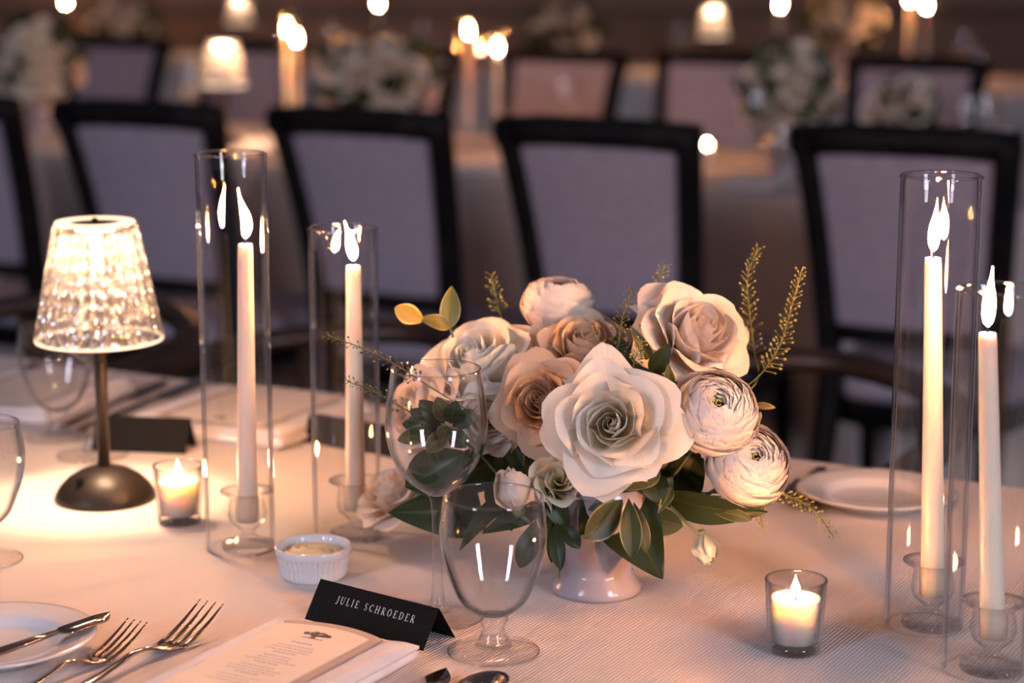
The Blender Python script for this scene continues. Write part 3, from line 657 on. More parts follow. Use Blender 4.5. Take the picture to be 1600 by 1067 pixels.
for k in range(10):
    a = k*.63; flat_poly(em2, [(.006*math.cos(a)+.003*math.cos(b_), L2-.034+.003*math.sin(a)+.002*math.sin(b_)) for b_ in [i*PI/3 for i in range(6)]], .0018+.00001*k)
em2.build('tree_emblem', 'ink', mn2, False, kind='stuff')
setting(G(-120, 634, TZ+.012), G(70, 652, TZ+.012), .20, 'blurred folded napkin at the left border, behind the goblets', 'blurred menu card at the left border, behind the goblets', '', True)
# ------------------------------------------------------------------ place cards
def place_card(BL, BR, H, splay, label):
    d = BR-BL; W = d.length; a = math.atan2(d.y, d.x)
    t = thing('place_card', label, 'place card', (BL+BR)/2, a); th = .0004
    def panel(y_bot, y_top, nm_):
        V = []
        for (x, y, z) in ((-W/2, y_bot, 0), (W/2, y_bot, 0), (W/2, y_top, H), (-W/2, y_top, H)): V += [(x, y, z), (x, y+th, z)]
        return mesh(nm_, V, [(0, 2, 4, 6), (1, 7, 5, 3), (0, 1, 3, 2), (2, 3, 5, 4), (4, 5, 7, 6), (6, 7, 1, 0)], 'black_card', t, False)
    panel(0, splay, 'front_panel'); panel(2*splay, splay, 'back_panel')
    return t, W, H
pcl, pcr = G(476, 967), G(661, 1017)
hc = hz((pcl+pcr)/2, 936)-TZ
pc, W, H = place_card(pcl, pcr, hz(pcl, 917)-TZ+.002, .020, 'black tent place card with white name, behind the near napkin')
# serif capitals drawn as strokes: (x, y) in units of cap height; 't' thick, 'n' thin
GL = {'J': (.42, [((.30, 1), (.30, .12), (.22, -.08), (.08, -.12))], [], [(.16, .44, 1)]),
      'U': (.80, [((.18, 1), (.18, .30), (.28, .05), (.45, 0))], [((.45, 0), (.60, .06), (.66, .30), (.66, 1))], [(.06, .30, 1), (.56, .76, 1)]),
      'L': (.64, [((.18, 1), (.18, 0))], [((.18, .02), (.58, .02)), ((.58, .02), (.60, .2))], [(.06, .30, 1), (.06, .30, 0)]),
      'I': (.36, [((.18, 1), (.18, 0))], [], [(.06, .30, 1), (.06, .30, 0)]),
      'E': (.66, [((.18, 1), (.18, 0))], [((.18, .98), (.55, .98)), ((.55, .98), (.56, .82)), ((.18, .52), (.45, .52)), ((.18, .02), (.58, .02)), ((.58, .02), (.60, .2))], [(.06, .30, 0)]),
      'S': (.56, [((.14, .78), (.16, .62), (.40, .42), (.46, .24))], [((.46, .80), (.42, .95), (.28, 1.01), (.16, .94), (.14, .78)), ((.46, .24), (.42, .06), (.28, -.01), (.14, .05), (.09, .24))], []),
      'C': (.74, [((.26, .86), (.12, .62), (.12, .38), (.26, .14))], [((.64, .78), (.60, .94), (.44, 1.01), (.26, .86)), ((.26, .14), (.44, -.01), (.58, .05), (.66, .24))], []),
      'H': (.84, [((.18, 1), (.18, 0)), ((.68, 1), (.68, 0))], [((.18, .51), (.68, .51))], [(.06, .30, 1), (.06, .30, 0), (.56, .80, 1), (.56, .80, 0)]),
      'R': (.72, [((.18, 1), (.18, 0)), ((.34, .48), (.64, .0))], [((.18, .98), (.38, .98), (.52, .90), (.54, .74), (.50, .58), (.36, .49), (.18, .49))], [(.06, .30, 0), (.58, .74, 0)]),
      'O': (.82, [((.22, .86), (.12, .62), (.12, .38), (.22, .14)), ((.60, .86), (.70, .62), (.70, .38), (.60, .14))], [((.22, .86), (.41, 1.01), (.60, .86)), ((.22, .14), (.41, -.01), (.60, .14))], []),
      'D': (.80, [((.18, 1), (.18, 0)), ((.58, .86), (.68, .62), (.68, .38), (.58, .14))], [((.18, .98), (.42, .98), (.58, .86)), ((.18, .02), (.42, .02), (.58, .14))], [])}
def lettering(text, cap, track, parent, W, H, splay, x_c, z_c):
    total = sum((.42 if ch == ' ' else GL[ch][0])+track for ch in text)*cap
    x = x_c-total/2; mb = MB(); sl = Vector((0, splay, H)).normalized(); nrm = Vector((0, -H, splay)).normalized()
    def P(u, v): return Vector((u, 0, 0))+sl*v+nrm*.0003
    def stroke(pts, w_):
        for a, b_ in zip(pts, pts[1:]):
            a = Vector((a[0], a[1])); b_ = Vector((b_[0], b_[1])); d = (b_-a).normalized(); e = Vector((-d.y, d.x))*w_/2; a = a-d*w_*.2; b_ = b_+d*w_*.2
            V = [P(x+q.x*cap, z_c-cap/2+q.y*cap) for q in (a-e, b_-e, b_+e, a+e)]
            mb.add(V, [(0, 1, 2, 3)])
    for ch in text:
        if ch == ' ': x += (.42+track)*cap; continue
        wd, thick, thin, serifs = GL[ch]
        for s_ in thick: stroke(s_, .13)
        for s_ in thin: stroke(s_, .06)
        for (a, b_, h_) in serifs: stroke(((a, h_), (b_, h_)), .05)
        x += (wd+track)*cap
    return mb.build('white_lettering', 'white_ink', parent, False, kind='stuff')
lettering('JULIE SCHROEDER', .0060, .30, pc, W, H, .020, .004, .0225)
place_card(G(142, 704), G(290, 710), .036, .020, 'blurred place card behind the lamp pole, at the far napkin')
place_card(G(470, 690), G(620, 716), .030, .018, 'blurred black place card mostly hidden behind the shorter left hurricane')
# ------------------------------------------------------------------ vase
vb = Vector((*G(932, 922).xy, TZ)); 
vs = thing('flower_vase', 'grey glazed footed vase holding the rose centrepiece', 'vase', vb)
MB().lathe([(0, 0), (.037, 0), (.0388, .003), (.0385, .007), (.034, .013), (.0318, .018), (.030, .021), (.033, .028), (.044, .045), (.0515, .065), (.054, .085), (.054, .100), (.0525, .101), (.050, .085), (.046, .065), (.038, .045), (.025, .030), (0, .027)], 72).build('vase_body', 'stoneware', vs)
VT = vb+Vector((0, 0, .085))
# ------------------------------------------------------------------ flowers
def axis_quat(ax, spin=0):
    ax = Vector(ax).normalized(); q = Vector((0, 0, 1)).rotation_difference(ax)
    return q @ Matrix.Rotation(spin, 3, 'Z').to_quaternion()
def wax_dir(r, u, t):  # camera right, camera up, toward camera
    return (CR*r+CU*u+TOCAM*t).normalized()
def petal(parent, Rr, phi, wang, rl, zb, zt, curl, point, roll, rnd, mat, nu=14, nv=12, ruff=.02, spiral=.05, tipbend=0, name='petal', base_r=.05):
    """one petal of a cup: rl radius at the top, zb..zt heights (unit radius), curl pushes the top outward"""
    V = []; UV = []; Fc = []; p1, p2, p3 = rnd.uniform(0, 6), rnd.uniform(0, 6), rnd.uniform(.7, 1.3); asym = rnd.uniform(-.7, .7)
    for j in range(nv+1):
        v0 = j/nv
        for i in range(nu+1):
            s = -1+2*i/nu
            v = v0*(1-(.12+.14*point)*abs(s)**(2.4-.3*point))
            r = base_r+(rl-base_r)*math.sin(min(1, v*1.12)*PI/2)**.85
            z = zb+(zt-zb)*v**1.15
            c = max(0, v-.62)/.38
            r += curl*c*c*.55 if curl > 0 else curl*c; z -= abs(curl)*c*c*.30*(1 if curl > 0 else 0)
            e = max(0, abs(s)-.50)/.50; e = e*e*min(1, v*1.6)*(1+asym*(1 if s > 0 else -1))
            r += roll*e*.20; z -= roll*e*.26*v
            ang = phi+s*wang*(1-.10*roll*e)*(.55+.45*min(1, v*2.2))
            r += spiral*s*v
            if point: q = max(0, 1-abs(s)*1.6)*max(0, v-.8)/.2; r += point*q*.14; z += -point*q*.05+tipbend*q*.1
            r += ruff*math.sin(s*4.2*p3+p1)*v*v+ruff*.7*math.sin(s*9+p2+v*3)*v**4
            z += ruff*1.2*math.sin(s*3.1+p2)*v*v
            V.append((r*math.cos(ang)*Rr, r*math.sin(ang)*Rr, z*Rr)); UV.append((i/nu, v0))
    for j in range(nv):
        for i in range(nu): a = j*(nu+1)+i; Fc.append((a, a+1, a+nu+2, a+nu+1))
    return mesh(name, V, Fc, mat, parent, uv=UV)
ROSE_L = [(3, 100, .09, .46, -.03, 0, 0, .04), (3, 96, .18, .48, -.04, 0, .1, .06), (3, 90, .28, .49, -.02, 0, .3, .09), (4, 76, .40, .47, .02, 0, .5, .09), (4, 72, .52, .43, .16, .3, .8, .10), (5, 62, .66, .32, .34, .8, 1.1, .10), (5, 58, .80, .12, .46, 1.2, 1.3, .09), (4, 52, .88, -.06, .5, 1.4, 1.5, .08)]
def rose(c, ax, Rr, label, mat='rose_petal', spin=0, seed=1, layers=ROSE_L, group='roses in the centrepiece', depth=-.55, zoff=0, stem=True, name='rose', cat='flower', wild=1.0):
    rnd = random.Random(seed); t = thing(name, label, cat, c, group=group, quat=axis_quat(ax, spin))
    off = 0
    for li, (cnt, wa, rl, zt, curl, pt, roll, sprl) in enumerate(layers):
        off += 2.4
        for k in range(cnt):
            phi = off+2*PI*k/cnt+rnd.uniform(-.18, .18)*wild
            petal(t, Rr, phi, R(wa)*rnd.uniform(.92, 1.1), rl*rnd.uniform(.95, 1.06), depth, zt+zoff+rnd.uniform(-.04, .04)*wild, curl*rnd.uniform(.7, 1.3), pt, roll*rnd.uniform(.6, 1.25), rnd, mat, spiral=sprl, ruff=.012+.018*li/len(layers), tipbend=rnd.uniform(-1, 1))
    MB().lathe([(0, -.72*Rr), (.10*Rr, -.70*Rr), (.17*Rr, -.60*Rr), (.14*Rr, -.50*Rr), (0, -.46*Rr)], 14).build('calyx', 'stem_green', t)
    if stem: add_stem(t, c, ax, Rr*.68)
    return t
def add_stem(t, c, ax, off, rad=.0016):
    ax = Vector(ax).normalized(); a = Vector(c)-ax*off; q = t.rotation_quaternion.to_matrix().inverted() if t.rotation_mode == 'QUATERNION' else Matrix.Identity(3)
    side = Vector((a.x-VT.x, a.y-VT.y, 0)); end = VT+side.normalized()*min(side.length*.4, .022)+Vector((0, 0, -.03)); mid = a.lerp(end, .5)-ax*.012
    pts = [q @ (p-Vector(c)) for p in smooth_curve([a, mid, end+Vector((0, 0, .03)), end], 5)]
    MB().tube(pts, rad, 8).build('stem', 'stem_green', t)
def ranunculus(c, ax, Rr, label, spin=0, seed=1, mat='ranunculus_petal', nl=9, open_=1.0, eye=True, group='ranunculus in the centrepiece'):
    rnd = random.Random(seed); t = thing('ranunculus', label, 'flower', c, group=group, quat=axis_quat(ax, spin)); off = 0
    for l_ in range(nl):
        q = (l_+1)/nl; rho = .30+.70*q**.5; te = R(10+86*q**1.5*open_); cnt = 5 if l_ < 4 else 8; off += 1.1
        for k in range(cnt):
            phi = off+2*PI*k/cnt+rnd.uniform(-.15, .15); wa = R(62 if cnt == 5 else 40)*rnd.uniform(.9, 1.1); th1 = te*rnd.uniform(.88, 1.12)
            V = []; UV = []; Fc = []; nu, nv = 10, 8; p1 = rnd.uniform(0, 6); fl = rnd.uniform(.01, .09)*(1-.75*q)
            for j in range(nv+1):
                for i in range(nu+1):
                    s = -1+2*i/nu; v = j/nv; th = R(165)+(th1-R(165))*v*(1-.10*abs(s)**2.4)
                    rr = rho+.03*s+fl*max(0, v-.75)*4*.6+.012*math.sin(s*6+p1)*v**3+.006*math.sin(s*15+p1)*v**5
                    a = phi+s*wa*(.5+.5*min(1, v*2.5)); r = rr*math.sin(th); z = rr*math.cos(th)*.86-.03*(1-q)
                    V.append((r*math.cos(a)*Rr, r*math.sin(a)*Rr, z*Rr)); UV.append((i/nu, v))
            for j in range(nv):
                for i in range(nu): a = j*(nu+1)+i; Fc.append((a, a+1, a+nu+2, a+nu+1))
            mesh('petal', V, Fc, mat, t, uv=UV)
    if eye:
        for k in range(3):
            r0 = .06+.05*k; MB().tube([(Rr*r0*math.cos(a), Rr*r0*math.sin(a), Rr*(.37-.03*k)) for a in [i*PI/6 for i in range(11)]], Rr*.018, 6).build('centre_bud', 'seed_green', t)
    add_stem(t, c, ax, Rr*.80)
    return t
F1 = D(956, 662, 1.665)
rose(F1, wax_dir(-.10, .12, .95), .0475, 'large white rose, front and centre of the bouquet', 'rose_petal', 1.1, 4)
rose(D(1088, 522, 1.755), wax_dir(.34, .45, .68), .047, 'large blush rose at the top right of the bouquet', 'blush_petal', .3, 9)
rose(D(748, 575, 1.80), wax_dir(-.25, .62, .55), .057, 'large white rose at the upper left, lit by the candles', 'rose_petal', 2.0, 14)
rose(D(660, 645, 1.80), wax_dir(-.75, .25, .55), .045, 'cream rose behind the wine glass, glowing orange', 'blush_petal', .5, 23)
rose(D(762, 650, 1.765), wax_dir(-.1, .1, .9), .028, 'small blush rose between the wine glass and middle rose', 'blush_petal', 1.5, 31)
rose(D(848, 628, 1.735), wax_dir(-.28, .25, .85), .040, 'shade-tinted peach rose, left of the front white rose', 'peach_shade_petal', 2.6, 37)
rose(D(912, 545, 1.80), wax_dir(.02, .65, .6), .043, 'shade-tinted peach rose at the back centre of the bouquet', 'peach_shade_petal', .9, 41)
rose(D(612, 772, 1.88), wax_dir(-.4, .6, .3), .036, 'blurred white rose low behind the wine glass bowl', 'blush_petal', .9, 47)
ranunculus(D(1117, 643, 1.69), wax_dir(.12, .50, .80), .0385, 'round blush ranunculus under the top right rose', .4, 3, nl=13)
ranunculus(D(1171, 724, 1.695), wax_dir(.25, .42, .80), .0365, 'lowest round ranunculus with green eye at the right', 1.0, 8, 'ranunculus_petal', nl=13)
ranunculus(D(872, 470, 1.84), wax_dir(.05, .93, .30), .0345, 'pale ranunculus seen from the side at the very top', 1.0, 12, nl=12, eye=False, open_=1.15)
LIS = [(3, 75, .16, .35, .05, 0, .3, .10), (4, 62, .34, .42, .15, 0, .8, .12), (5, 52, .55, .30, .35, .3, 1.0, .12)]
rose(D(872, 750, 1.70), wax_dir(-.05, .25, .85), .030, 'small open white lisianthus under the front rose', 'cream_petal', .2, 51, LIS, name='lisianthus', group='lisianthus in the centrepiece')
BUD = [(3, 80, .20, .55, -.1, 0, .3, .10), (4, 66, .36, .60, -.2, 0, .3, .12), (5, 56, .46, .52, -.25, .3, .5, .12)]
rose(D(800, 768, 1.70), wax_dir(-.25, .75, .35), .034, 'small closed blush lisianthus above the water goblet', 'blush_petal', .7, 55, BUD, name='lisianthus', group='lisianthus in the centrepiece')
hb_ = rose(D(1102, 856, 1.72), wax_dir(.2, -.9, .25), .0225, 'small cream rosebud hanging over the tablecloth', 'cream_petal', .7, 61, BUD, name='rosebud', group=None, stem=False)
q = hb_.rotation_quaternion.to_matrix().inverted()
sp_ = [D(1102, 856, 1.72)-wax_dir(.2, -.9, .25)*.0135, D(1090, 832, 1.72), D(1068, 812, 1.72), D(1045, 790, 1.73), D(990, 760, 1.75), VT+Vector((.01, 0, 0))]
MB().tube([q @ (p-hb_.location) for p in smooth_curve(sp_, 5)], .0013, 8).build('stem', 'stem_green', hb_)
# ------------------------------------------------------------------ leaves
def leaf(parent, o, a, b_, width, mat, tilt=0.0, bend=.12, fold=.25, shape=0, nrm=None, wob=.04, seed=0):
    """a base, b_ tip (world); tilt rotates the blade about its axis away from facing the camera"""
    d = b_-a; L = d.length; x = d.normalized(); n0 = (nrm or TOCAM); n0 = (n0-x*n0.dot(x)).normalized(); y = n0.cross(x)
    qr = Matrix.Rotation(tilt, 3, x); n0 = qr @ n0; y = qr @ y
    V = []; UV = []; Fc = []; nu, nv = 10, 16; rnd = random.Random(seed); p = rnd.uniform(0, 6)
    for j in range(nv+1):
        v = j/nv
        if shape == 0: wv_ = (math.sin(PI*v**.72))**.85*(1 if v < .97 else .6)
        elif shape == 1: wv_ = math.sin(PI*min(1, (v**1.35)))**.7 if v < 1 else 0     # spoon shaped, widest near the tip
        else: wv_ = (math.sin(PI*v**.5))**.8                                         # heart shaped, widest near the base
        for i in range(nu+1):
            s = -1+2*i/nu
            pt = a+x*(L*v)+y*(s*wv_*width/2)+n0*(bend*L*math.sin(PI*v)+fold*abs(s)*wv_*width/2+wob*width*math.sin(5*v+p+s*2)*abs(s))
            V.append(pt-o); UV.append((i/nu*wv_+(1-wv_)*.5 if False else .5+s*.5, v))
    for j in range(nv):
        for i in range(nu): c = j*(nu+1)+i; Fc.append((c, c+1, c+nu+2, c+nu+1))
    return mesh('leaf', V, Fc, mat, parent, uv=UV)
def sprig(label, leaves, stem_pts=None, name='leafy_sprig', group='leafy sprigs in the centrepiece'):
    """leaves: (bx,by,tx,ty,width_px,Zbase,Ztip,mat,kw)"""
    o = D(*leaves[0][:2], leaves[0][5]); t = thing(name, label, 'foliage', o, 0, group)
    for k, (bx, by, tx_, ty_, wp_, z0, z1, mat, kw) in enumerate(leaves):
        a, b_ = D(bx, by, z0), D(tx_, ty_, z1); leaf(t, o, a, b_, wp_/F*(z0+z1)/2, mat, seed=k+len(label), **kw)
    if stem_pts is None: stem_pts = [leaves[0][:2]+(leaves[0][5],)]
    pts = [D(*p) for p in stem_pts]
    end = VT+Vector((max(-.03, min(.03, (pts[-1].x-VT.x)*.5)), max(-.02, min(.02, (pts[-1].y-VT.y)*.5)), 0)); pts.append(end); pts.append(end+Vector((0, 0, -.03)))
    MB().tube([p-o for p in smooth_curve(pts, 4)], .0012, 6).build('stem', 'stem_green', t)
    return t
K = dict
sprig('big dark heart-shaped leaves hanging over the front of the vase', [
    (960, 778, 1036, 905, 104, 1.72, 1.695, 'dark_leaf', K(shape=2, bend=.05, fold=.10)),
    (1030, 728, 972, 766, 40, 1.705, 1.69, 'olive_leaf', K(bend=.1)),
    (1015, 742, 1035, 790, 44, 1.71, 1.70, 'dark_leaf', K(shape=0)),
    (985, 790, 1068, 822, 52, 1.725, 1.715, 'variegated_leaf', K(shape=1, tilt=.3))])
sprig('long dark leaves spreading under the right-hand ranunculus', [
    (1035, 775, 1200, 800, 58, 1.735, 1.72, 'dark_leaf', K(bend=.08, tilt=.5)),
    (1046, 795, 1078, 668, 82, 1.76, 1.74, 'dark_leaf', K(bend=.05)),
    (1100, 790, 1176, 812, 22, 1.73, 1.72, 'olive_leaf', K(shape=1)),
    (1050, 762, 1027, 803, 17, 1.71, 1.70, 'olive_leaf', K(fold=.6)),
    (1180, 632, 1213, 637, 11, 1.72, 1.72, 'yellow_leaf', K(bend=.15))])
sprig('variegated grey-edged leaves in front of the vase rim', [
    (975, 772, 918, 797, 40, 1.705, 1.69, 'grey_leaf', K(bend=.08)),
    (972, 780, 912, 842, 52, 1.70, 1.675, 'variegated_leaf', K(shape=1, bend=.06, tilt=-.3)),
    (982, 778, 988, 872, 36, 1.69, 1.67, 'variegated_leaf', K(shape=1, bend=.06)),
    (990, 785, 1009, 864, 26, 1.695, 1.675, 'variegated_leaf', K(shape=1, bend=.05, tilt=-.5)),
    (955, 742, 905, 838, 58, 1.715, 1.70, 'dark_leaf', K(bend=.08)),
    (950, 740, 880, 775, 46, 1.72, 1.715, 'dark_leaf', K(bend=.08))])
sprig('narrow dark leaves drooping beside the goblet rim', [
    (870, 812, 877, 892, 27, 1.70, 1.68, 'dark_leaf', K(shape=1, tilt=.3)),
    (876, 814, 906, 857, 27, 1.70, 1.69, 'dark_leaf', K(shape=1)),
    (866, 810, 862, 880, 20, 1.705, 1.69, 'dark_leaf', K(shape=1)),
    (873, 850, 873, 907, 11, 1.70, 1.685, 'olive_leaf', K(shape=0)),
    (850, 760, 887, 825, 34, 1.705, 1.70, 'dark_leaf', K(shape=1, fold=.4)),
    (878, 790, 852, 850, 34, 1.72, 1.71, 'variegated_leaf', K())], [(872, 812, 1.70), (880, 780, 1.72)])
sprig('dark leaves seen through the water goblet', [
    (842, 800, 752, 834, 34, 1.73, 1.72, 'dark_leaf', K(bend=.1, tilt=.4)),
    (838, 812, 812, 888, 36, 1.72, 1.71, 'dark_leaf', K(shape=1)),
    (850, 790, 800, 812, 30, 1.74, 1.73, 'variegated_leaf', K()),
    (800, 770, 717, 862, 34, 1.76, 1.74, 'dark_leaf', K(bend=.08, tilt=.6)),
    (780, 740, 800, 830, 60, 1.77, 1.76, 'dark_leaf', K())], [(845, 800, 1.735), (870, 800, 1.745)])
sprig('large dark leaves pointing left behind the wine glass stem', [
    (752, 795, 606, 801, 86, 1.79, 1.77, 'dark_leaf', K(bend=.06, shape=2)),
    (700, 790, 697, 846, 28, 1.78, 1.77, 'dark_leaf', K()),
    (728, 705, 634, 762, 74, 1.77, 1.755, 'dark_leaf', K(shape=1, bend=.1)),
    (770, 720, 690, 760, 70, 1.79, 1.78, 'dark_leaf', K()),
    (810, 700, 745, 715, 60, 1.80, 1.79, 'dark_leaf', K())], [(740, 790, 1.79), (800, 800, 1.78)])
rl_ = []
for k, (bx, by, tx_, ty_) in enumerate([(690, 668, 620, 688), (690, 668, 628, 662), (695, 662, 655, 625), (700, 660, 682, 620), (705, 662, 712, 625), (708, 668, 742, 640), (700, 675, 665, 705), (705, 672, 728, 700), (690, 665, 640, 640), (700, 668, 690, 690)]):
    rl_.append((bx, by, tx_, ty_, 30, 1.745, 1.73, 'dark_leaf' if k % 3 else 'olive_leaf', K(shape=1, bend=.15)))
sprig('cluster of small round dark leaves seen through the wine glass', rl_, [(698, 666, 1.75), (760, 720, 1.77), (830, 800, 1.77)])
sprig('dark shaded blades between the left roses and lisianthus', [
    (830, 760, 800, 690, 24, 1.77, 1.76, 'dark_leaf', K()), (845, 765, 825, 690, 22, 1.77, 1.76, 'dark_leaf', K()), (815, 760, 780, 692, 26, 1.78, 1.77, 'dark_leaf', K()),
    (855, 770, 850, 690, 30, 1.77, 1.76, 'dark_leaf', K()), (790, 760, 765, 700, 34, 1.79, 1.78, 'dark_leaf', K())])
sprig('two yellow-green leaves standing above the upper left rose', [
    (703, 512, 655, 497, 26, 1.80, 1.80, 'yellow_leaf', K(shape=0, bend=.12, tilt=.4)), (664, 502, 616, 481, 32, 1.80, 1.79, 'yellow_leaf', K(shape=1, bend=.08)),
    (702, 513, 706, 446, 33, 1.80, 1.81, 'light_leaf', K(shape=0, bend=.06))], [(703, 513, 1.80), (740, 600, 1.83), (850, 750, 1.80)])
sprig('green leaves tucked between the front and top right roses', [
    (1020, 583, 1047, 534, 32, 1.725, 1.71, 'dark_leaf', K(bend=.1)), (1046, 608, 1044, 567, 19, 1.715, 1.705, 'olive_leaf', K()),
    (1018, 565, 984, 508, 20, 1.735, 1.73, 'olive_leaf', K(bend=.2, fold=.5)), (1025, 560, 1000, 498, 26, 1.76, 1.76, 'dark_leaf', K()),
    (1040, 640, 1022, 580, 36, 1.73, 1.73, 'dark_leaf', K()), (1050, 650, 1048, 600, 24, 1.72, 1.71, 'dark_leaf', K()), (975, 600, 965, 520, 44, 1.78, 1.78, 'dark_leaf', K()), (1000, 600, 990, 530, 40, 1.77, 1.77, 'dark_leaf', K())])
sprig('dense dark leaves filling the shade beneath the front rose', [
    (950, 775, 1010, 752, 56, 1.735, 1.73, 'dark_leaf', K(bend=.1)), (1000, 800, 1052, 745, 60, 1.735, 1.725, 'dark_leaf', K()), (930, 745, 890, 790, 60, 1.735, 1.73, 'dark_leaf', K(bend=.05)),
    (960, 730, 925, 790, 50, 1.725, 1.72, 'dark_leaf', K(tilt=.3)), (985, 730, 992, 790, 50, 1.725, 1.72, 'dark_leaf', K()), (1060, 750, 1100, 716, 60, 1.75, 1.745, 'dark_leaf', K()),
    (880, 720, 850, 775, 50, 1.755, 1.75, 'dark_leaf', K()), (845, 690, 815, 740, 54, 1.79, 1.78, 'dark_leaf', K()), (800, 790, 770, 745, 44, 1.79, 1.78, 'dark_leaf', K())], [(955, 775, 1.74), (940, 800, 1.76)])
# seed sprigs
def seed_sprig(pts, Z, i0, label, n=60, size=.0021, spread=.0075, mat='seed_green', seed=1, attach=None):
    rnd = random.Random(seed); P = [D(x, y, Z) for x, y in pts]; o = P[0].copy(); sm = smooth_curve(P, 8); sm = sm
    t = thing('seed_sprig', label, 'foliage', o, 0, 'green seed-pod sprigs in the centrepiece')
    pre = []
    if attach: pre = [D(*a) for a in attach]
    tube = smooth_curve([VT+Vector((0, 0, -.03)), VT]+pre+P, 5)
    MB().tube([p-o for p in tube], [.0009-.0005*i/len(tube) for i in range(len(tube))], 6).build('stem', mat if mat == 'seed_dark' else 'stem_green', t)
    mb = MB(); m0 = int(i0*len(sm)); N = len(sm)
    for k in range(n):
        q = m0+(N-1-m0)*(k/(n-1)); i = min(N-2, int(q)); p = sm[i].lerp(sm[i+1], q-i); d = (sm[i+1]-sm[i]).normalized()
        a = k*2.4+rnd.uniform(-.4, .4); e1 = d.cross(TOCAM).normalized(); e2 = d.cross(e1)
        tip = 1-.45*(k/n); out = (e1*math.cos(a)+e2*math.sin(a))*spread*tip*rnd.uniform(.6, 1.15)+d*spread*.45
        mb.tube([p-o, p+out-o], .00025, 3, caps=False)
        c = p+out-o; dd = out.normalized(); s = size*tip*rnd.uniform(.7, 1.2); sx_ = dd.cross(TOCAM).normalized()*s*.62; ny = dd.cross(sx_).normalized()*s*.25
        V = [c-dd*s*.2, c+dd*s*.6+sx_, c+dd*s*.6-sx_, c+dd*s*1.5+sx_*.5, c+dd*s*1.5-sx_*.5, c+dd*s*.7+ny, c+dd*s*.7-ny]
        mb.add(V, [(0, 1, 5), (1, 3, 5), (3, 4, 5), (4, 2, 5), (2, 0, 5), (1, 0, 6), (3, 1, 6), (4, 3, 6), (2, 4, 6), (0, 2, 6)])
    mb.build('seed_pods', mat, t, kind='stuff')
    return t
seed_sprig([(1180, 600), (1178, 545), (1170, 480), (1168, 430), (1185, 388)], 1.80, .22, 'tall upright seed sprig, taller of the two at right', 70, seed=1, attach=[(1100, 660, 1.78)])
seed_sprig([(1160, 608), (1190, 583), (1218, 540), (1235, 485), (1252, 424)], 1.77, .28, 'seed sprig leaning right behind the top right rose', 80, .0024, .0082, seed=2, attach=[(1090, 660, 1.77)])
seed_sprig([(785, 500), (776, 470), (768, 430)], 1.86, .2, 'short seed sprig above the upper left rose', 26, seed=3, attach=[(830, 640, 1.84)])
seed_sprig([(1022, 480), (1028, 445), (1038, 416)], 1.84, .2, 'short seed sprig peeping over the top right rose', 22, seed=4, attach=[(980, 640, 1.82)])
seed_sprig([(955, 600), (965, 545), (972, 500), (986, 455)], 1.745, .15, 'dark seed sprig left of the top right rose', 60, .0024, .0075, 'seed_dark', 5, attach=[(950, 680, 1.76)])
seed_sprig([(945, 600), (936, 560), (926, 505)], 1.735, .1, 'thin dark seed sprig before the back shade-tinted rose', 26, .0018, .0085, 'seed_dark', 6, attach=[(945, 680, 1.76)])
seed_sprig([(990, 570), (995, 555), (1002, 535)], 1.715, .1, 'tiny seed sprig above the front white rose', 26, .002, .006, 'seed_green', 16, attach=[(975, 680, 1.75)])
seed_sprig([(665, 600), (630, 577), (575, 548), (512, 524)], 1.74, .1, 'upper seed sprig reaching left over the second hurricane', 60, .0021, .0065, 'seed_dark', 7, attach=[(760, 660, 1.77)])
seed_sprig([(665, 655), (620, 632), (580, 610), (543, 596)], 1.74, .1, 'lower seed sprig reaching left over the second hurricane', 40, .0021, .0065, 'seed_dark', 8, attach=[(760, 690, 1.77)])
seed_sprig([(1190, 770), (1232, 775), (1272, 798), (1302, 838)], 1.73, .1, 'seed sprig arching right below the lowest ranunculus', 60, .0024, .0070, 'seed_green', 9, attach=[(1100, 770, 1.74)])
seed_sprig([(1180, 782), (1187, 800), (1192, 826)], 1.73, .1, 'short seed sprig hanging below the lowest ranunculus', 24, .0022, .006, 'seed_green', 10, attach=[(1100, 775, 1.74)])
# ------------------------------------------------------------------ far tables
def far_rose(c, Rr, label, group, mat, seed, ax=None):
    rnd = random.Random(seed); V = []; UV = []; Fc = []
    for l_, (cnt, rl, zt) in enumerate(((4, .22, .4), (5, .5, .4), (6, .85, .1))):
        for k in range(cnt):
            phi = l_+2*PI*k/cnt; b0 = len(V)
            for j in range(5):
                for i in range(6):
                    s = -1+2*i/5; v = j/4*(1-.2*abs(s)**2); r = .05+(rl-.05)*math.sin(v*PI/2)+.12*l_*max(0, v-.7); a = phi+s*R(58); z = -.5+(zt+.5)*v-(.3*max(0, v-.7) if l_ == 2 else 0)
                    V.append((r*math.cos(a)*Rr, r*math.sin(a)*Rr, z*Rr)); UV.append((i/5, j/4))
            for j in range(4):
                for i in range(5): a = b0+j*6+i; Fc.append((a, a+1, a+7, a+6))
    o = mesh('rose', V, Fc, mat, uv=UV); o.location = c; o.rotation_mode = 'QUATERNION'
    o.rotation_quaternion = axis_quat(ax or (rnd.uniform(-.5, .5), rnd.uniform(-1, -.2), rnd.uniform(.3, 1)), seed)
    tag(o, label, 'flower', group); return o
ORD = ['first', 'second', 'third', 'fourth', 'fifth', 'sixth', 'seventh', 'eighth', 'ninth', 'tenth', 'eleventh', 'twelfth', 'thirteenth', 'fourteenth', 'last']
